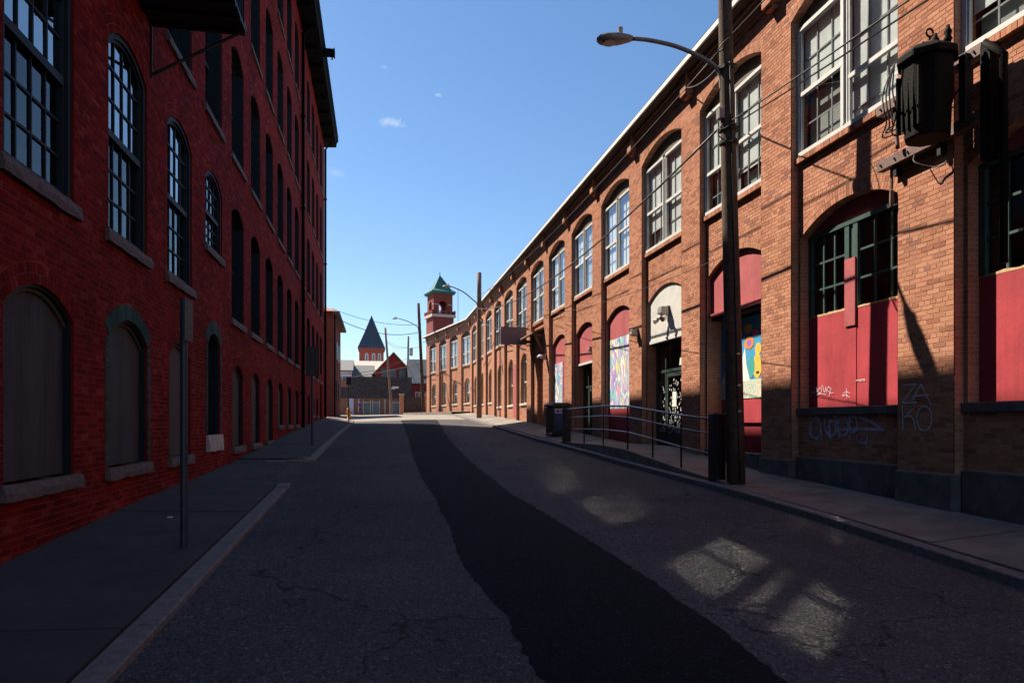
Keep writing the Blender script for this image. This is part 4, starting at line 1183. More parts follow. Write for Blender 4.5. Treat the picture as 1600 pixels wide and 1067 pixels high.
hy = empty("fire_hydrant", "yellow fire hydrant on the sunlit corner past the left mill", "hydrant", (-1.83, 46.4, left_z(-1.83, 46.4) + .05))
MB().lathe([(.17, 0), (.17, .04), (.11, .06), (.11, .55), (.14, .57), (.14, .62), (.12, .68), (.08, .76), (.03, .8), (.03, .86), (.0, .86)], n=14).build("barrel", "hydrant_yellow", hy, smooth=True)
MB().tube([(-.2, 0, .46), (.2, 0, .46)], .05, 8).build("side_nozzle", "hydrant_yellow", hy); MB().tube([(0, 0, .4), (0, -.19, .4)], .065, 8).build("pumper_nozzle", "hydrant_yellow", hy)
for sx in (-1, 1): MB().tube([(sx * .2, 0, .46), (sx * .235, 0, .46)], .062, 6).build("nozzle_cap", "hydrant_yellow", hy)

# corner pavement under the hydrant
mb = sheet(frange(-3.6, XKL - .1, 3), frange(45.5, 48.2, 6), lambda x, y: left_z(x, y) + .05)
props(mb.build("pavement_corner", "concrete"), kind='structure')

# ------------------------------------------------------------------ ramp, railing, bin, transformer on the right
RP = ([11.3, 13.3, 14.8, 16.4, 18.3, 20, 22.2], [-1.06, -.925, -.795, -.667, -.615, -.625, -.64])
mb = MB(); ys = frange(11.3, 22.6, 24)
for yq in ys:
    z = I(RP, yq)
    mb.v += [(6.0, yq, I(KR, yq) - .1), (6.0, yq, z), (6.02, yq, z + .004), (XR + .14, yq, max(z, I(WR, yq) if False else z) + .012)]
for k in range(len(ys) - 1):
    for q in range(3): o = 4 * k + q; mb.f.append((o, o + 1, o + 5, o + 4)); mb.mi.append(0)
mb.f.append((0, 3, 2, 1)); n4 = 4 * (len(ys) - 1); mb.f.append((n4, n4 + 1, n4 + 2, n4 + 3)); mb.mi += [0, 0]
rp = mb.build("access_ramp", "concrete", fix=True); props(rp, "raised concrete access ramp with a railing in front of the right mill", "ramp")
hr = empty("handrail", "three-bar steel railing along the access ramp", "railing", (6.06, 16.4, -.67), street=True)
POSTS = [(13.3, .022), (14.8, .022), (16.4, .022), (18.3, .022), (20.1, .022)]
for yq, r in POSTS: MB().tube([(6.08, yq, I(RP, yq) - .02), (6.08, yq, I(RP, yq) + 1.075)], r, 8).build("post", "black_iron", hr)
for yq, hh, w in ((11.78, 1.2, .12), (22.1, 1.12, .12)):
    m_ = MB().box(6.08 - w, 6.08 + w, yq - w, yq + w, -1.35 if yq < 15 else -.95, I(RP, yq) + hh); bevel(m_.build("end_post", "old_wood" if False else "black_iron", hr), .02)
for off in (1.07, .80, .43):
    pts = [(6.08, q, I(RP, q) + off) for q in (11.78, 13.3, 14.8, 16.4, 17.4, 18.3, 20.1, 22.1)]
    pts[0] = (6.08, 11.78, I(RP, 11.78) + off)
    MB().tube(pts, .024 if off > 1 else .017, 8).build("rail", "rail_steel", hr, smooth=True)

bn = empty("litter_bin", "black litter bin with a blue panel beside the ramp railing", "bin", (6.6, 25.2, right_z(6.6, 25.2)), math.radians(8))
bo = MB().prism([(-.36, -.34), (.36, -.34), (.36, .34), (-.36, .34)], 0, 1.08, 2); bevel(bo.build("body", "bin_black", bn, fix=True), .05, 2)
MB().prism([(-.40, 1.08), (.40, 1.08), (.40, 1.14), (.25, 1.22), (-.25, 1.22), (-.40, 1.14)], -.38, .38, 1).build("lid", "bin_black", bn, fix=True)
MB().box(-.26, .26, -.352, -.342, .18, .80).build("poster_panel", "bin_blue", bn); MB().box(-.26, .26, -.354, -.342, .82, 1.0).build("notice_plate", "lilac_paint", bn)
MB().box(-.20, -.10, -.357, -.354, .86, .95).box(-.06, .2, -.357, -.354, .89, .92).build("printed_mark", "bin_black", bn)
MB().box(-.42, -.36, -.3, .1, .06, .12).build("hinge_bar", "galvanised", bn)

tr = empty("wall_transformer", "black octagonal transformer tank bolted to steel channels on the near pier", "transformer", (6.88, 7.72, 3.6), street=True)
ang = math.pi / 8
oc = lambda r, sx=1: [(6.88 + r * math.cos(ang + k * math.pi / 4), 7.72 + r * sx * math.sin(ang + k * math.pi / 4)) for k in range(8)]
tk = MB(); lo, hi = oc(.27), oc(.31)
tk.hexa  # tank: tapered octagon
i = len(tk.v); tk.v += [(x, y_, 3.60) for x, y_ in lo] + [(x, y_, 4.58) for x, y_ in hi]
tk.f += [tuple(range(7, -1, -1)), tuple(range(8, 16))] + [(k, (k + 1) % 8, 8 + (k + 1) % 8, 8 + k) for k in range(8)]; tk.mi += [0] * 10
bevel(tk.build("tank", "transformer_paint", tr, fix=True), .02)
ld = MB(); o1, o2, o3 = oc(.36), oc(.36), oc(.24)
ld.v += [(x, y_, 4.57) for x, y_ in o1] + [(x, y_, 4.66) for x, y_ in o2] + [(x, y_, 4.75) for x, y_ in o3]
ld.f += [tuple(range(7, -1, -1)), tuple(range(16, 24))] + [(r * 8 + k, r * 8 + (k + 1) % 8, r * 8 + 8 + (k + 1) % 8, r * 8 + 8 + k) for r in (0, 1) for k in range(8)]; ld.mi += [0] * 18
bevel(ld.build("lid", "transformer_paint", tr, fix=True), .012)
MB().tube([(6.78 + .05 * math.cos(q), 7.72 - .15, 4.87 + .05 * math.sin(q)) for q in frange(0, 2 * math.pi, 12)], .012).tube([(6.78, 7.57, 4.78), (6.78, 7.57, 4.83)], .014).build("lifting_eye", "transformer_paint", tr)
for z in (4.52, 3.70):
    mb = MB().box(7.26, 7.275, 7.3, 9.12, z, z + .14).box(7.275, 7.38, 7.3, 9.12, z, z + .012).box(7.275, 7.38, 7.3, 9.12, z + .128, z + .14)
    ch = mb.build("channel", "channel_steel", tr)
    for yq in (7.4, 8.1, 8.5, 8.75, 9.03): MB().lathe([(.016, 0), (.016, .022)], n=6).build("bolt", "black_iron", ch, (7.26, yq, z + .07)).rotation_euler = (0, -math.pi / 2, 0)
    for yq in (8.0, 8.8): MB().box(7.3, 7.40, yq - .03, yq + .03, z - .16, z).build("wall_cleat", "black_iron", tr)
for yq in (7.5, 7.95): MB().box(7.18, 7.262, yq - .05, yq + .05, 3.74, 4.6).build("mounting_lug", "black_iron", tr)
def cab(pts, r=.012, n=18):
    """smooth cable through points (Catmull-Rom)"""
    P = [Vector(p) for p in pts]; P = [P[0] * 2 - P[1]] + P + [P[-1] * 2 - P[-2]]; out = []
    for k in range(1, len(P) - 2):
        for i in range(6):
            t = i / 6; a, b_, c_, d_ = P[k - 1:k + 3]
            out.append(.5 * ((2 * b_) + (c_ - a) * t + (2 * a - 5 * b_ + 4 * c_ - d_) * t * t + (3 * b_ - a - 3 * c_ + d_) * t ** 3))
    out.append(P[-2]); return out
for q, dz in enumerate((0, .05, .1, -.05)):
    yq = 8.05 - q * .06
    MB().tube(cab([(6.62 - q * .03, yq, 4.62), (6.55, yq + .06, 4.3), (6.58, yq + .03, 3.95 - dz), (6.75, yq + .25, 3.85 + dz), (7.1, yq - .3, 4.0 + dz), (7.33, 7.6, 4.35)]), .010, 5).build("cable", "wire", tr, smooth=True)
MB().tube(cab([(7.2, 8.62, 3.86), (7.22, 8.66, 4.2), (7.3, 8.6, 4.42), (7.3, 8.3, 4.45)]), .028, 8).build("conduit", "channel_steel", tr, smooth=True)
MB().tube(cab([(7.28, 8.4, 3.7), (7.2, 8.3, 3.55), (7.3, 8.1, 3.42), (7.33, 7.95, 3.4), (7.36, 7.93, 3.45)]), .010, 5).build("loose_cable", "wire", tr, smooth=True)
MB().tube([(7.36, 8.93, 3.4), (7.36, 8.93, 3.72)], .022, 8).lathe([(.03, 3.15), (.035, 3.2), (.03, 3.38)], 7.36, 8.93, 8).build("pipe_stub", "channel_steel", tr)

for q in range(3):
    a = 7.5 + q * .2; MB().lathe([(.035, 4.74), (.05, 4.78), (.03, 4.82), (.05, 4.86), (.03, 4.9), (.02, 4.95)], 6.98, a, 8).build("bushing", "transformer_paint", tr, smooth=True)
for q in range(5):
    y0 = 7.55 + q * .09; MB().box(6.60, 6.66, y0, y0 + .025, 3.72, 4.45).build("cooling_fin", "transformer_paint", tr)
MB().box(7.25, 7.4, 7.16, 7.30, 3.2, 4.6).build("riser_channel", "transformer_paint", tr)
MB().tube([(7.33, 7.05, 1.9), (7.33, 7.05, 4.4), (7.2, 7.2, 4.6)], .045, 8).build("riser_pipe", "transformer_paint", tr, smooth=True)
# wall lamps
def flood(name, s, z, d, label, sc=1.0):
    t = empty(name, label, "wall lamp", (XR + d, s, z))
    MB().box(-.05 * sc, .0, -.09 * sc, .09 * sc, -.02 * sc, .16 * sc).build("back_box", "board_brown", t)
    MB().hexa([(-.22 * sc, -.12 * sc, .0), (-.05 * sc, -.12 * sc, -.06 * sc), (-.05 * sc, .12 * sc, -.06 * sc), (-.22 * sc, .12 * sc, 0), (-.2 * sc, -.1 * sc, .14 * sc), (-.05 * sc, -.1 * sc, .14 * sc), (-.05 * sc, .1 * sc, .14 * sc), (-.2 * sc, .1 * sc, .14 * sc)]).build("housing", "lamp_grey", t)
    return t
fl = flood("floodlight", pk(2) + 2.25, 2.9, .199, "small floodlight on the white ribbed arch panel", 1.2)
for sy in (-1, 1): MB().tube([(-.14, sy * .1, -.05), (-.22, sy * .26, -.16), (-.3, sy * .3, -.2)], [.02, .06, .08], 8).build("lamp_head", "cream_paint", fl)
flood("wall_lamp", pk(3) + .3, 2.55, 0, "small boxy wall lamp on the pier left of the white arch")
flood("wall_lamp", pk(4) + 1.7, 2.6, .259, "small wall lamp on the red arch board above the single dark door", .9)
gl_ = flood("wall_lamp", pk(6) + .4, 2.85, 0, "round-topped wall lamp beside the narrow painted panel", 1.1)
MB().lathe([(.02, .0), (.14, .02), (.13, .1), (.05, .17)], -.3, 0, 10).build("dome", "lilac_paint", gl_, smooth=True)

# blank projecting sign
sg = empty("blank_sign", "blank mauve-grey sign board projecting from the right mill", "sign", (XR, pk(7) + .35, 3.9), street=True)
yq = pk(7) + .35
MB().box(5.95, 7.25, yq - .04, yq + .04, 3.85, 4.72).build("panel", "sign_blank", sg)
for z in (3.95, 4.62): MB().box(7.25, XR, yq - .02, yq + .02, z - .03, z + .03).build("bracket", "black_iron", sg)
MB().tube([(6.1, yq, 4.72), (XR, yq, 5.3)], .012).build("stay", "black_iron", sg)

# ------------------------------------------------------------------ utility poles with lamps
def pole(x, y, z, hgt, r0, r1, lean, label, mat="pole_wood", lamp=None, group=None):
    t = empty("utility_pole", label, "utility pole", (x, y, z))
    pts = [(lean[0] * q, lean[1] * q, hgt * q - .3 * (q == 0)) for q in frange(0, 1, 8)]
    sh = MB().tube(pts, [r0 + (r1 - r0) * q for q in frange(0, 1, 8)], 14); sh.build("shaft", mat, t, smooth=True)
    if lamp:
        za, dx, dy, dz, L = lamp
        f = za / hgt; bx, by = lean[0] * f, lean[1] * f
        d = Vector((dx, dy, 0)).normalized(); tip = Vector((bx + dx, by + dy, za + dz))
        p0 = Vector((bx, by, za)) + d * (r1 * .8)
        arm = cab([p0 + Vector((0, 0, -.45)), p0 + d * .05 + Vector((0, 0, -.1)), p0 + d * .3 + Vector((0, 0, .12)), p0.lerp(tip, .5) + Vector((0, 0, .09)), p0.lerp(tip, .8) + Vector((0, 0, .06)), tip])
        MB().tube(arm, .038, 8).build("lamp_arm", "lamp_grey", t, smooth=True)
        # cobra head
        hd = MB(); prof = [(0, .05, .045), (.08, .085, .07), (.25, .14, .10), (.45, .16, .10), (.58, .12, .075), (.64, .05, .03)]
        s_ = Vector((-d.y, d.x, 0)); n = 10; i0 = 0
        for u, w, h_ in prof:
            for k in range(n):
                a = 2 * math.pi * k / n; zz = math.sin(a) * h_; zz = max(zz, -h_ * .55)
                hd.v.append(tuple(tip + d * (u * L) + s_ * (math.cos(a) * w * L) + Vector((0, 0, zz * L))))
        for k in range(len(prof) - 1):
            for j in range(n): hd.f.append((k * n + j, k * n + (j + 1) % n, (k + 1) * n + (j + 1) % n, (k + 1) * n + j)); hd.mi.append(0)
        hd.f += [tuple(range(n))[::-1], tuple((len(prof) - 1) * n + j for j in range(n))]; hd.mi += [0, 0]
        h_o = hd.build("lamp_head", "lamp_grey", t, smooth=True, fix=True)
        q = tip + d * (.42 * L)
        MB().lathe([(.11 * L, -.075 * L), (.10 * L, -.05 * L)], q.x, q.y, 12).build("lens", "lamp_lens", t).location.z = tip.z
        q = tip + d * (.22 * L); c_ = MB().lathe([(.04 * L, .08 * L), (.045 * L, .2 * L), (.035 * L, .21 * L)], q.x, q.y, 10).build("photocell", "lamp_lens", t); c_.location.z = tip.z
    return t
P1 = pole(6.22, 11.33, -1.12, 10.9, .165, .105, (-.26, .04), "thick dark wooden utility pole with street lamp beside the ramp railing", lamp=(7.42, -1.58, .42, .53, 1.0))
P2 = pole(6.4, 44.3, .25, 9.35, .17, .14, (0, 0), "brown wooden pole with street lamp against the middle of the right mill", "old_wood", lamp=(7.5, -1.75, .3, .95, .9))
P3 = pole(4.3, 66.6, .9, 10.4, .17, .13, (-.5, 0), "leaning wooden pole with street lamp at the far end of the right mill", "pole_wood", lamp=(8.2, -2.0, .3, .75, .9))
P4 = pole(1.6, 80.5, .95, 9.8, .16, .11, (-.75, 0), "thin leaning pole in front of the dark shingled shop", "old_wood")
P5 = pole(4.1, 98, 1.0, 11, .16, .13, (.1, 0), "grey pole carrying a small transformer can behind the gate", "roof_grey")
MB().lathe([(.22, 8.3), (.24, 8.35), (.24, 9.3), (.15, 9.45)], .5, 0, 12).build("transformer_can", "galvanised", P5, smooth=True)
MB().box(-.35, .35, -.05, .05, 2.85, 2.98).box(.05, .75, -.06, -.02, 2.95, 3.15).build("street_sign", "siding_white", P4)
# clamps and insulators on the near pole
for z in (5.05, 5.28, 6.35, 7.72): 
    f = z / 10.8
    MB().lathe([(.17, z + 1.0 - .03), (.17, z + 1.0 + .03)], -.23 * (z + 1.15) / 10.8, .04 * f, 12).build("pole_band", "black_iron", P1)

for q, (zz, rr) in enumerate(((6.15, .16), (6.32, .11), (7.7, .12))):
    f = zz / 10.9
    MB().tube(cab([(-.26 * f - .1 + rr * math.cos(t), -.1 + rr * .5 * math.sin(t), zz + rr * math.sin(t + q)) for t in frange(0, 5.6, 9)]), .011, 5).build("cable_loop", "wire", P1, smooth=True)
MB().tube([(-.26 * z / 10.9 - .02, -.165 + .055 * z / 10.9, z) for z in frange(.1, 7.4, 10)], .016, 6).build("ground_wire", "wire", P1, smooth=True)
MB().box(-.26 * .6 - .2, -.26 * .6 - .1, -.06, .06, 6.45, 6.62).build("junction_box", "lamp_grey", P1)
for z in (1.3, 1.75, 2.3): MB().box(-.03 - .26 * z / 10.9, .03 - .26 * z / 10.9, -.175, -.15, z, z + .035).build("pole_tag", "galvanised", P1)
def wire(p0, p1, sag, label, r=.010, n=24):
    p0, p1 = Vector(p0), Vector(p1)
    pts = [p0.lerp(p1, q) - Vector((0, 0, sag * 4 * q * (1 - q))) for q in frange(0, 1, n)]
    c = (p0 + p1) / 2; o = MB().tube([p - c for p in pts], r, 5).build("overhead_wire", "wire", None, tuple(c), smooth=True)
    return props(o, label, "wire")
wire((6.03, 11.4, 5.3), (6.25, 44.2, 7.3), 1.0, "thick cable from the near pole down the street below the lamp to the second pole", .022)
wire((6.03, 11.35, 5.25), (5.9, -22, 5.6), .95, "upper of two wires crossing the near upper window towards the viewer", .012)
wire((6.07, 11.25, 5.17), (6.1, -22, 5.3), .95, "lower of two wires crossing the near upper window towards the viewer", .012)
wire((6.0, 11.4, 6.65), (6.2, 44.2, 8.0), .5, "upper wire from the near pole to the second pole along the cornice", .011)
wire((6.05, 11.3, 6.75), (6.9, -20, 8.5), .4, "wire rising from the near pole past the roof edge to the right", .011)
wire((6.05, 11.4, 6.45), (7.25, 15.7, 8.05), .15, "short service cable from the near pole up to the corbels", .014)
wire((6.15, 11.4, 3.0), (7.38, 31.5, 5.0), .25, "thin line slanting across the ground-floor arches from the near pole", .007)
wire((6.4, 44.2, 7.3), (4.2, 66.5, 7.6), .6, "cable between the second pole and the leaning third pole", .03)
wire((6.4, 44.2, 6.6), (7.3, 33.9, 5.0), .5, "looped cable from the second pole to the mill above the blank sign", .02)
wire((4.1, 66.5, 9.3), (-3.7, 60, 9.5), .5, "highest wire crossing the street at its far end", .02)
wire((4.1, 66.5, 8.6), (-3.7, 60, 8.9), .8, "sagging wire crossing the far end of the street under the highest one", .03)
wire((4.1, 66.5, 7.2), (1.1, 80, 9.2), .4, "wire from the third pole to the thin leaning pole", .02)
wire((1.1, 80, 9.0), (4.1, 98, 10.5), .4, "wire from the thin leaning pole to the pole with transformer can", .02)
wire((4.2, 66.5, 5.6), (-18, 82, 4.2), .8, "long low wire in front of the distant roofs", .03)
wire((-3.6, 59, 4.0), (4.1, 98, 9.0), .6, "wire from the left corner house rising to the pole with transformer can", .025)

# ------------------------------------------------------------------ the end of the street
def gable_house(name, label, x0, x1, y0, y1, z0, ze, zr, wallm, roofm, axis='y', over=.4, group=None):
    """house with a pitched roof; axis = the direction of the ridge"""
    t = empty(name, label, "building", ((x0 + x1) / 2, (y0 + y1) / 2, z0), street=True)
    w = MB(); xm, ym = (x0 + x1) / 2, (y0 + y1) / 2
    if axis == 'y': w.prism([(x0, z0), (x1, z0), (x1, ze), (xm, zr), (x0, ze)], y0, y1, 1)
    else: w.prism([(y0, z0), (y1, z0), (y1, ze), (ym, zr), (y0, ze)], x0, x1, 0)
    w.build("wall", wallm, t, fix=True)
    r = MB(); th = .18
    if axis == 'y':
        s = (zr - ze) / (xm - x0)
        for a, q in ((x0 - over, 1), (x1 + over, -1)):
            r.prism([(a, ze - s * over + .03), (xm, zr + .03), (xm, zr + th), (a, ze - s * over + th)], y0 - over, y1 + over, 1)
    else:
        s = (zr - ze) / (ym - y0)
        for a in (y0 - over, y1 + over):
            r.prism([(a, ze - s * over + .03), (ym, zr + .03), (ym, zr + th), (a, ze - s * over + th)], x0 - over, x1 + over, 0)
    r.build("roof", roofm, t, fix=True)
    return t
def win(t, x0, x1, y, z0, z1, fr="siding_white", n=2, gl="window_far"):
    f = MB().box(x0 - .08, x1 + .08, y - .06, y - .001, z0 - .08, z0).box(x0 - .08, x1 + .08, y - .06, y - .001, z1, z1 + .08).box(x0 - .08, x0, y - .06, y - .001, z0, z1).box(x1, x1 + .08, y - .06, y - .001, z0, z1)
    for i in range(1, n): q = x0 + (x1 - x0) * i / n; f.box(q - .04, q + .04, y - .06, y - .001, z0, z1)
    o = f.build("window", fr, t); MB().box(x0, x1, y - .03, y - .002, z0, z1).build("pane", gl, o)

# corner house beyond the left mill
ch = empty("corner_house", "narrow old brick house with a hipped reddish roof beyond the left mill", "building", (-8, 63, .4), street=True)
w = MB().box(-13, -3.55, 58.5, 70, -.5, 9.0); w.build("wall", "brickwork_old", ch)
r = MB(); r.v += [(-13.5, 58, 9.0), (-3.05, 58, 9.0), (-3.05, 70.5, 9.0), (-13.5, 70.5, 9.0), (-8.2, 62.5, 11), (-8.2, 66, 11)]
r.f += [(3, 2, 1, 0), (0, 1, 4), (1, 2, 5, 4), (2, 3, 5), (3, 0, 4, 5)]; r.mi += [0] * 5; r.build("roof", "roof_tile_red", ch, fix=True)
MB().box(-3.60, -3.02, 58.05, 70.4, 8.8, 9.0).build("eaves", "soffit", ch)
for yq in (60, 63, 66): 
    for z in (1.9, 5.4):
        f = MB().box(-3.56, -3.50, yq - .5, yq + .5, z, z + 1.7).build("window", "dark_frame", ch); MB().box(-3.499, -3.49, yq - .42, yq + .42, z + .08, z + 1.62).build("pane", "window_far", f)
MB().tube([(-3.42, 58.4, .3), (-3.42, 58.4, 8.8)], .07, 6).build("downpipe", "gutter_black", ch)

# low shop with dark shingled upper band
def at(px, py, t):
    l = (px - 800) / 1089 * t; return (l * CT + t * ST, t * CT - l * ST, (660 - py) / 1089 * t)
sh = empty("shingled_shop", "low shop with a dark shingled band over a brown front at the street end", "building", (-4, 86, .95), street=True)
Y0 = 88.0
MB().box(-5.6, 4.1, Y0 + .02, Y0 + 9, .2, 5.2).build("wall", "shop_brown", sh)
rows = 14
for i in range(rows):
    z = 3.0 + i * .19
    x0 = -5.7 if z < 4.25 else -3.3
    MB().hexa([(x0, Y0 - .10, z), (4.2, Y0 - .10, z), (4.2, Y0 + .02, z), (x0, Y0 + .02, z), (x0, Y0 - .05, z + .19), (4.2, Y0 - .05, z + .19), (4.2, Y0 + .02, z + .19), (x0, Y0 + .02, z + .19)]).build("shingle_course", "shingle_dark", sh)
for x in (-3.2,): 
    d = MB().box(x - .3, x + .3, Y0 - .04, Y0 + .02, .9, 2.95).build("door", "lilac_paint", sh)
for x0, x1 in ((-1.7, -.9), (-.6, .2), (1.5, 2.7)):
    f = MB().box(x0 - .07, x0, Y0 - .06, Y0 + .02, .95, 2.8).box(x1, x1 + .07, Y0 - .06, Y0 + .02, .95, 2.8).box(x0, x1, Y0 - .06, Y0 + .02, 2.45, 2.52)
    o = f.build("shop_window", "cream_paint", sh); MB().box(x0, x1, Y0 - .02, Y0 + .01, .95, 2.45).build("pane", "window_far", o)
for x in (-2.3, .9, 3.2): MB().box(x - .05, x + .05, Y0 - .05, Y0 + .02, .95, 2.9).build("pilaster", "cream_paint", sh)
# brick gateposts and dark gate
gt = empty("yard_gate", "dark solid yard gate between brick posts at the end of the right mill", "gate", (3.4, 76, .9), street=True)
for x in (2.55, 5.2):
    MB().box(x - .22, x + .22, 75.78, 76.22, .6, 2.95).build("gate_post", "brickwork_orange", gt); MB().box(x - .27, x + .27, 75.73, 76.27, 2.95, 3.08).build("cap_stone", "stone_pale", gt)
for i in range(12):
    x = 2.78 + i * .185; MB().box(x, x + .18, 75.97, 76.03, .95, 2.75 + .0).build("gate_board", "shingle_dark", gt)
rg = gable_house("red_gable_house", "dark red gabled house with a grey roof behind the yard gate", -.4, 4.8, 99, 108, .9, 6.9, 9.7, "barn_red", "roof_grey")
for x in (.6, 1.7, 3.0): win(rg, x, x + .8, 99, 5.7, 7.4, "copper_green", 2)
rx = gable_house("red_side_house", "red house wing with slate roof and white windows right of the pole", 4.3, 8.5, 92, 99, .9, 5.3, 8.4, "barn_red", "slate", 'x')
win(rx, 4.9, 6.3, 92, 2.3, 3.9, "siding_white", 3)
MB().hexa([(5.6, 92.6, 6.05), (6.4, 92.6, 6.05), (6.4, 93.6, 7.0), (5.6, 93.6, 7.0), (5.6, 92.55, 6.2), (6.4, 92.55, 6.2), (6.4, 93.5, 7.15), (5.6, 93.5, 7.15)]).build("roof_light", "window_far", rx)
wh = gable_house("white_house", "white house with a shallow grey roof behind the shingled shop", -15, -3.5, 97, 104, .9, 7.0, 8.6, "siding_white", "roof_grey", 'x', .25)
win(wh, -5.2, -4.2, 97, 4.9, 6.2, "siding_white", 2)
gable_house("grey_roofed_shed", "low shed with a sloping grey roof between the white house and the red gable", -3.3, -.6, 98, 106, .9, 5.5, 8.0, "siding_white", "roof_grey", 'x', .2)
sd = gable_house("long_shed", "long shed with a pale sunlit roof below the slate spire", -24, 9, 118, 134, .9, 6.6, 10.7, "siding_white", "roof_light", 'x')
# slate-spired tower
ct = empty("spire_tower", "square brick tower with a steep dark slate spire in the distance", "building", (-1.15, 138, 1), street=True)
cx, cyv = -1.15, 138
MB().box(cx - 2.3, cx + 2.3, cyv - 2.3, cyv + 2.3, .8, 14.2).build("wall", "tower_brick", ct)
sp = MB(); sp.v += [(cx - 2.6, cyv - 2.6, 14.2), (cx + 2.6, cyv - 2.6, 14.2), (cx + 2.6, cyv + 2.6, 14.2), (cx - 2.6, cyv + 2.6, 14.2), (cx - 1.45, cyv - 1.45, 17), (cx + 1.45, cyv - 1.45, 17), (cx + 1.45, cyv + 1.45, 17), (cx - 1.45, cyv + 1.45, 17), (cx, cyv, 20.8)]
sp.f += [(3, 2, 1, 0), (0, 1, 5, 4), (1, 2, 6, 5), (2, 3, 7, 6), (3, 0, 4, 7), (4, 5, 8), (5, 6, 8), (6, 7, 8), (7, 4, 8)]; sp.mi += [0] * 9
sp.build("spire", "slate", ct, fix=True)
MB().box(cx - 2.5, cx + 2.5, cyv - 2.5, cyv + 2.5, 13.85, 14.2).build("cornice", "tower_brick", ct)
for dx in (-.9, .4, 1.5):
    o = MB().prism([(cx + dx - .3, 11.6)] + [(cx + dx + q * .3, 12.9 + .3 * math.sqrt(1 - q * q)) for q in frange(-1, 1, 6)] + [(cx + dx + .3, 11.6)], cyv - 2.34, cyv - 2.28, 1).build("window", "siding_white", ct, fix=True)
    MB().prism([(cx + dx - .22, 11.7)] + [(cx + dx + q * .22, 12.85 + .25 * math.sqrt(1 - q * q)) for q in frange(-1, 1, 6)] + [(cx + dx + .22, 11.7)], cyv - 2.35, cyv - 2.33, 1).build("pane", "window_far", o, fix=True)
# mill tower with green copper roof
mt_ = empty("bell_tower", "brick bell tower with green copper pyramid roof behind the right mill", "building", (8.5, 94, 1), math.radians(0), street=True)
R = Matrix.Rotation(math.radians(14), 4, 'Z'); C0 = Vector((8.1, 92.5, 0))
def rot(mb):
    q = []
    for x, y_, z in mb.v:
        z = 14.1 + (z - 12.95) * .58 if z > 12.95 else (z + 1.15 if z > 5 else z)
        q.append(tuple(R @ Vector((x * .76, y_ * .76, z)) + C0))
    mb.v = q; return mb
hw = 1.72
rot(MB().box(-hw - .15, hw + .15, -hw - .15, hw + .15, .8, 13.0)).build("shaft", "tower_brick", mt_)
rot(MB().box(-hw - .45, hw + .45, -hw - .45, hw + .45, 12.6, 12.95).box(-hw - .3, hw + .3, -hw - .3, hw + .3, 10.3, 10.5).box(-hw - .25, hw + .25, -hw - .25, hw + .25, 9.0, 9.15)).build("string_course", "stone_pale", mt_)
par = MB()
for sx in (-1, 1):
    par.box(sx * (hw + .28) - .1, sx * (hw + .28) + .1, -hw - .38, hw + .38, 12.95, 13.15); par.box(-hw - .18, hw + .18, sx * (hw + .28) - .1, sx * (hw + .28) + .1, 12.95, 13.15)
    for q in frange(-hw - .28, hw + .28, 5):
        par.box(sx * (hw + .28) - .12, sx * (hw + .28) + .12, q - .16, q + .16, 13.15, 13.85); par.box(q - .16, q + .16, sx * (hw + .28) - .118, sx * (hw + .28) + .118, 13.15, 13.845)
    par.box(sx * (hw + .28) - .1, sx * (hw + .28) + .1, -hw - .3, hw + .3, 13.5, 13.7); par.box(-hw - .18, hw + .18, sx * (hw + .28) - .09, sx * (hw + .28) + .09, 13.5, 13.69)
rot(par).build("parapet", "tower_brick", mt_)
bf = MB()
for face in range(4):
    n0 = len(bf.v)
    t_ = MB(); hole = (-.75, .75, 13.4, 15.3, .72)
    fr = Frame(lambda s, d, z: (s, -hw + d, z), 0, 1)
    plane_with_holes(t_, fr, -hw, hw, 12.9, 17.6, [hole], 0); reveal(t_, fr, hole, 0, .45)
    plane_with_holes(t_, fr, -hw + .45, hw - .45, 12.9, 17.6, [hole], .45)
    q = Matrix.Rotation(face * math.pi / 2, 4, 'Z'); bf.v += [tuple(q @ Vector(v)) for v in t_.v]; bf.f += [tuple(k + n0 for k in f) for f in t_.f]; bf.mi += t_.mi
rot(bf).build("belfry", "tower_brick", mt_)
for sx in (-1, 1):
    for q in ((sx * hw - .05, sx * hw + .05, -hw - .05, -.8), (sx * hw - .05, sx * hw + .05, .8, hw + .05), (-hw + .051, -.8, sx * hw - .05, sx * hw + .05), (.8, hw - .051, sx * hw - .05, sx * hw + .05)):
        rot(MB().box(*q, 15.15, 15.3)).build("impost_band", "stone_pale", mt_)
cr_ = MB().box(-hw - .35, hw + .35, -hw - .35, hw + .35, 17.6, 17.95).box(-hw - .5, hw + .5, -hw - .5, hw + .5, 17.95, 18.15)
rot(cr_).build("cornice", "copper_green", mt_)
a_, b_ = hw + .5, .0
py = MB(); py.v += [(-hw - .5, -hw - .5, 18.15), (hw + .5, -hw - .5, 18.15), (hw + .5, hw + .5, 18.15), (-hw - .5, hw + .5, 18.15), (-1.5, -1.5, 18.9), (1.5, -1.5, 18.9), (1.5, 1.5, 18.9), (-1.5, 1.5, 18.9), (0, 0, 22.3)]
py.f += list(sp.f); py.mi += [0] * 9
rot(py).build("roof", "copper_green", mt_, fix=True)
rot(MB().tube([(0, 0, 22.2), (0, 0, 22.9)], .07, 6)).build("finial", "copper_green", mt_)
tb = MB()
ant = MB().tube([(10.35, 91, 8.6), (10.35, 91, 17.6)], .04, 5).build("aerial_mast", "galvanised"); props(ant, "thin aerial mast standing on the roof right of the bell tower", "mast")

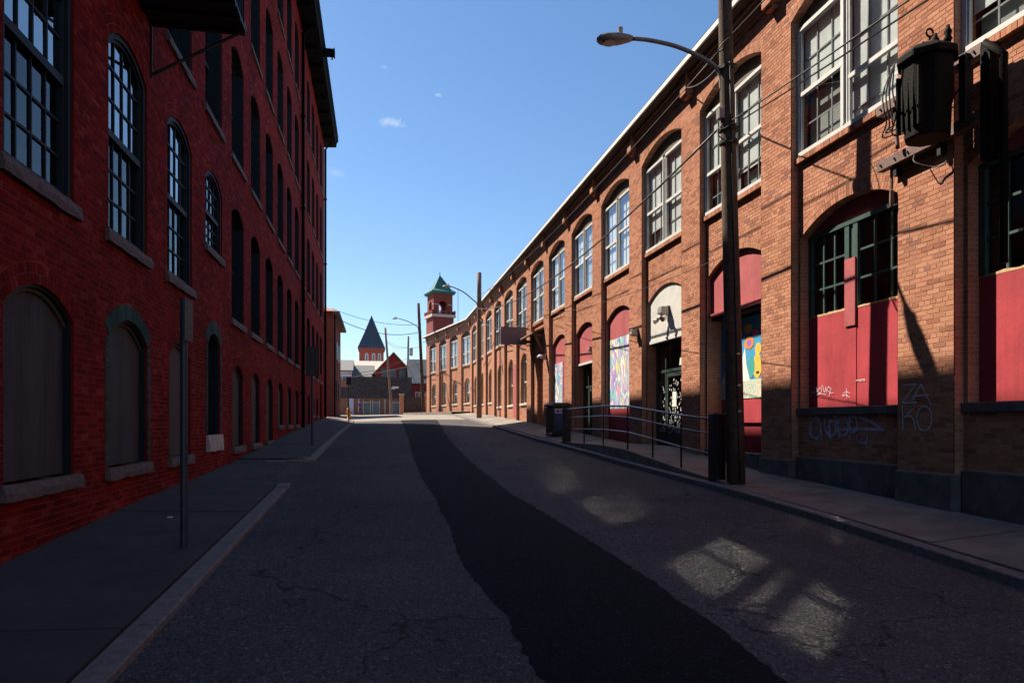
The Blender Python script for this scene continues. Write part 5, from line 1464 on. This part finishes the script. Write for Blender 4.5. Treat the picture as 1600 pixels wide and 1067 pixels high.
# ------------------------------------------------------------------ the person far down the street
def person(x, y, z):
    t = empty("person", "person in a purple top walking by the shop at the street end", "person", (x, y, z), math.radians(25))
    J = {'pel': (0, 0, .95), 'waist': (0, 0, 1.12), 'chest': (0, -.01, 1.34), 'neck': (0, 0, 1.5), 'head0': (0, -.01, 1.58), 'head': (0, -.02, 1.68), 'hl': (.09, 0, .9), 'kl': (.1, -.12, .5), 'al': (.1, -.1, .09), 'tl': (.1, -.25, .04),
         'hr': (-.09, 0, .9), 'kr': (-.1, .05, .5), 'ar': (-.1, .2, .1), 'tr': (-.1, .06, .04), 'sl': (.18, 0, 1.42), 'el': (.23, .06, 1.14), 'wl': (.22, -.08, .92), 'fl': (.21, -.12, .84), 'sr': (-.18, 0, 1.42), 'er': (-.23, -.02, 1.14), 'wr': (-.2, -.2, 1.02), 'fr': (-.18, -.27, .98)}
    Rr = dict(pel=.15, waist=.13, chest=.15, neck=.06, head0=.085, head=.1, hl=.09, kl=.06, al=.045, tl=.04, hr=.09, kr=.06, ar=.045, tr=.04, sl=.07, el=.05, wl=.035, fl=.035, sr=.07, er=.05, wr=.035, fr=.035)
    E = [('pel', 'waist'), ('waist', 'chest'), ('chest', 'neck'), ('neck', 'head0'), ('head0', 'head'), ('pel', 'hl'), ('hl', 'kl'), ('kl', 'al'), ('al', 'tl'), ('pel', 'hr'), ('hr', 'kr'), ('kr', 'ar'), ('ar', 'tr'), ('chest', 'sl'), ('sl', 'el'), ('el', 'wl'), ('wl', 'fl'), ('chest', 'sr'), ('sr', 'er'), ('er', 'wr'), ('wr', 'fr')]
    keys = list(J); me = bpy.data.meshes.new("body"); me.from_pydata([J[k] for k in keys], [(keys.index(a), keys.index(b)) for a, b in E], [])
    for nm in ("cloth_purple", "cloth_dark", "skin"): me.materials.append(M[nm])
    o = link("body", me, t); sk = o.modifiers.new("skin", 'SKIN')
    bm = bmesh.new(); bm.from_mesh(me); ly = bm.verts.layers.skin.verify()
    for v, k in zip(bm.verts, keys): v[ly].radius = (Rr[k], Rr[k]); v[ly].use_root = k == 'pel'
    bm.to_mesh(me); bm.free()
    o.modifiers.new("smooth", 'SUBSURF').levels = 1; o.modifiers["smooth"].render_levels = 1
    dg = bpy.context.evaluated_depsgraph_get(); ev_ = o.evaluated_get(dg); nm_ = bpy.data.meshes.new_from_object(ev_); o.modifiers.clear()
    o.data = nm_
    if not nm_.materials:
        for nm in ("cloth_purple", "cloth_dark", "skin"): nm_.materials.append(M[nm])
    for p in nm_.polygons:
        z_ = p.center.z; p.material_index = 2 if z_ > 1.5 or (abs(p.center.x) > .15 and z_ < .95) else (1 if z_ < .95 else 0); p.use_smooth = True
    MB().lathe([(.02, 1.83), (.09, 1.80), (.115, 1.72), (.10, 1.66)], 0, .015, 10).build("hair", "hair_dark", t, smooth=True)
person(-2.05, 84.5, road_z(-2, 84.5) + .03)

# ------------------------------------------------------------------ loose grit and litter
mb = MB(); r = random.Random(21)
for i in range(700):
    if r.random() < .6: yq = 2.5 + 28 * r.random() ** 1.6; x = XKL + abs(r.gauss(0, .10)) + .01; z = road_z(x, yq)
    else: yq = 3.5 + 24 * r.random() ** 1.4; x = XKR - abs(r.gauss(0, .09)) - .01; z = road_z(x, yq)
    q = r.uniform(.004, .013); a = r.random() * 3
    c, s_ = math.cos(a) * q, math.sin(a) * q
    mb.hexa([(x - c, yq - s_, z), (x + s_, yq - c, z), (x + c, yq + s_, z), (x - s_, yq + c, z), (x - c * .6, yq - s_ * .6, z + q), (x + s_ * .7, yq - c * .5, z + q * .8), (x + c * .6, yq + s_ * .6, z + q), (x - s_ * .6, yq + c * .6, z + q * .7)])
props(mb.build("gutter_grit", "base_stone"), "loose grit and small stones lying in both gutters", "grit", kind='stuff')
def scrap(x, yq, zf, w, label):
    n = 4; mb = MB(); r2 = random.Random(int(x * 100)); z = zf(x, yq)
    for i in range(n + 1):
        for j in range(n + 1): mb.v.append((x + (i / n - .5) * w, yq + (j / n - .5) * w * .7, z + .006 + r2.uniform(0, .02)))
    for i in range(n):
        for j in range(n): o = i * (n + 1) + j; mb.f.append((o, o + n + 1, o + n + 2, o + 1)); mb.mi.append(0)
    o = mb.build("paper_scrap", "sticker_white"); so_ = o.modifiers.new("thick", 'SOLIDIFY'); so_.thickness = .001
    props(o, label, "litter")
scrap(-1.75, 17.55, left_z, .22, "white scrap of paper lying on the kerb end past the drive")
scrap(-2.5, 9.2, left_z, .06, "tiny pale scrap on the left pavement near the wall")
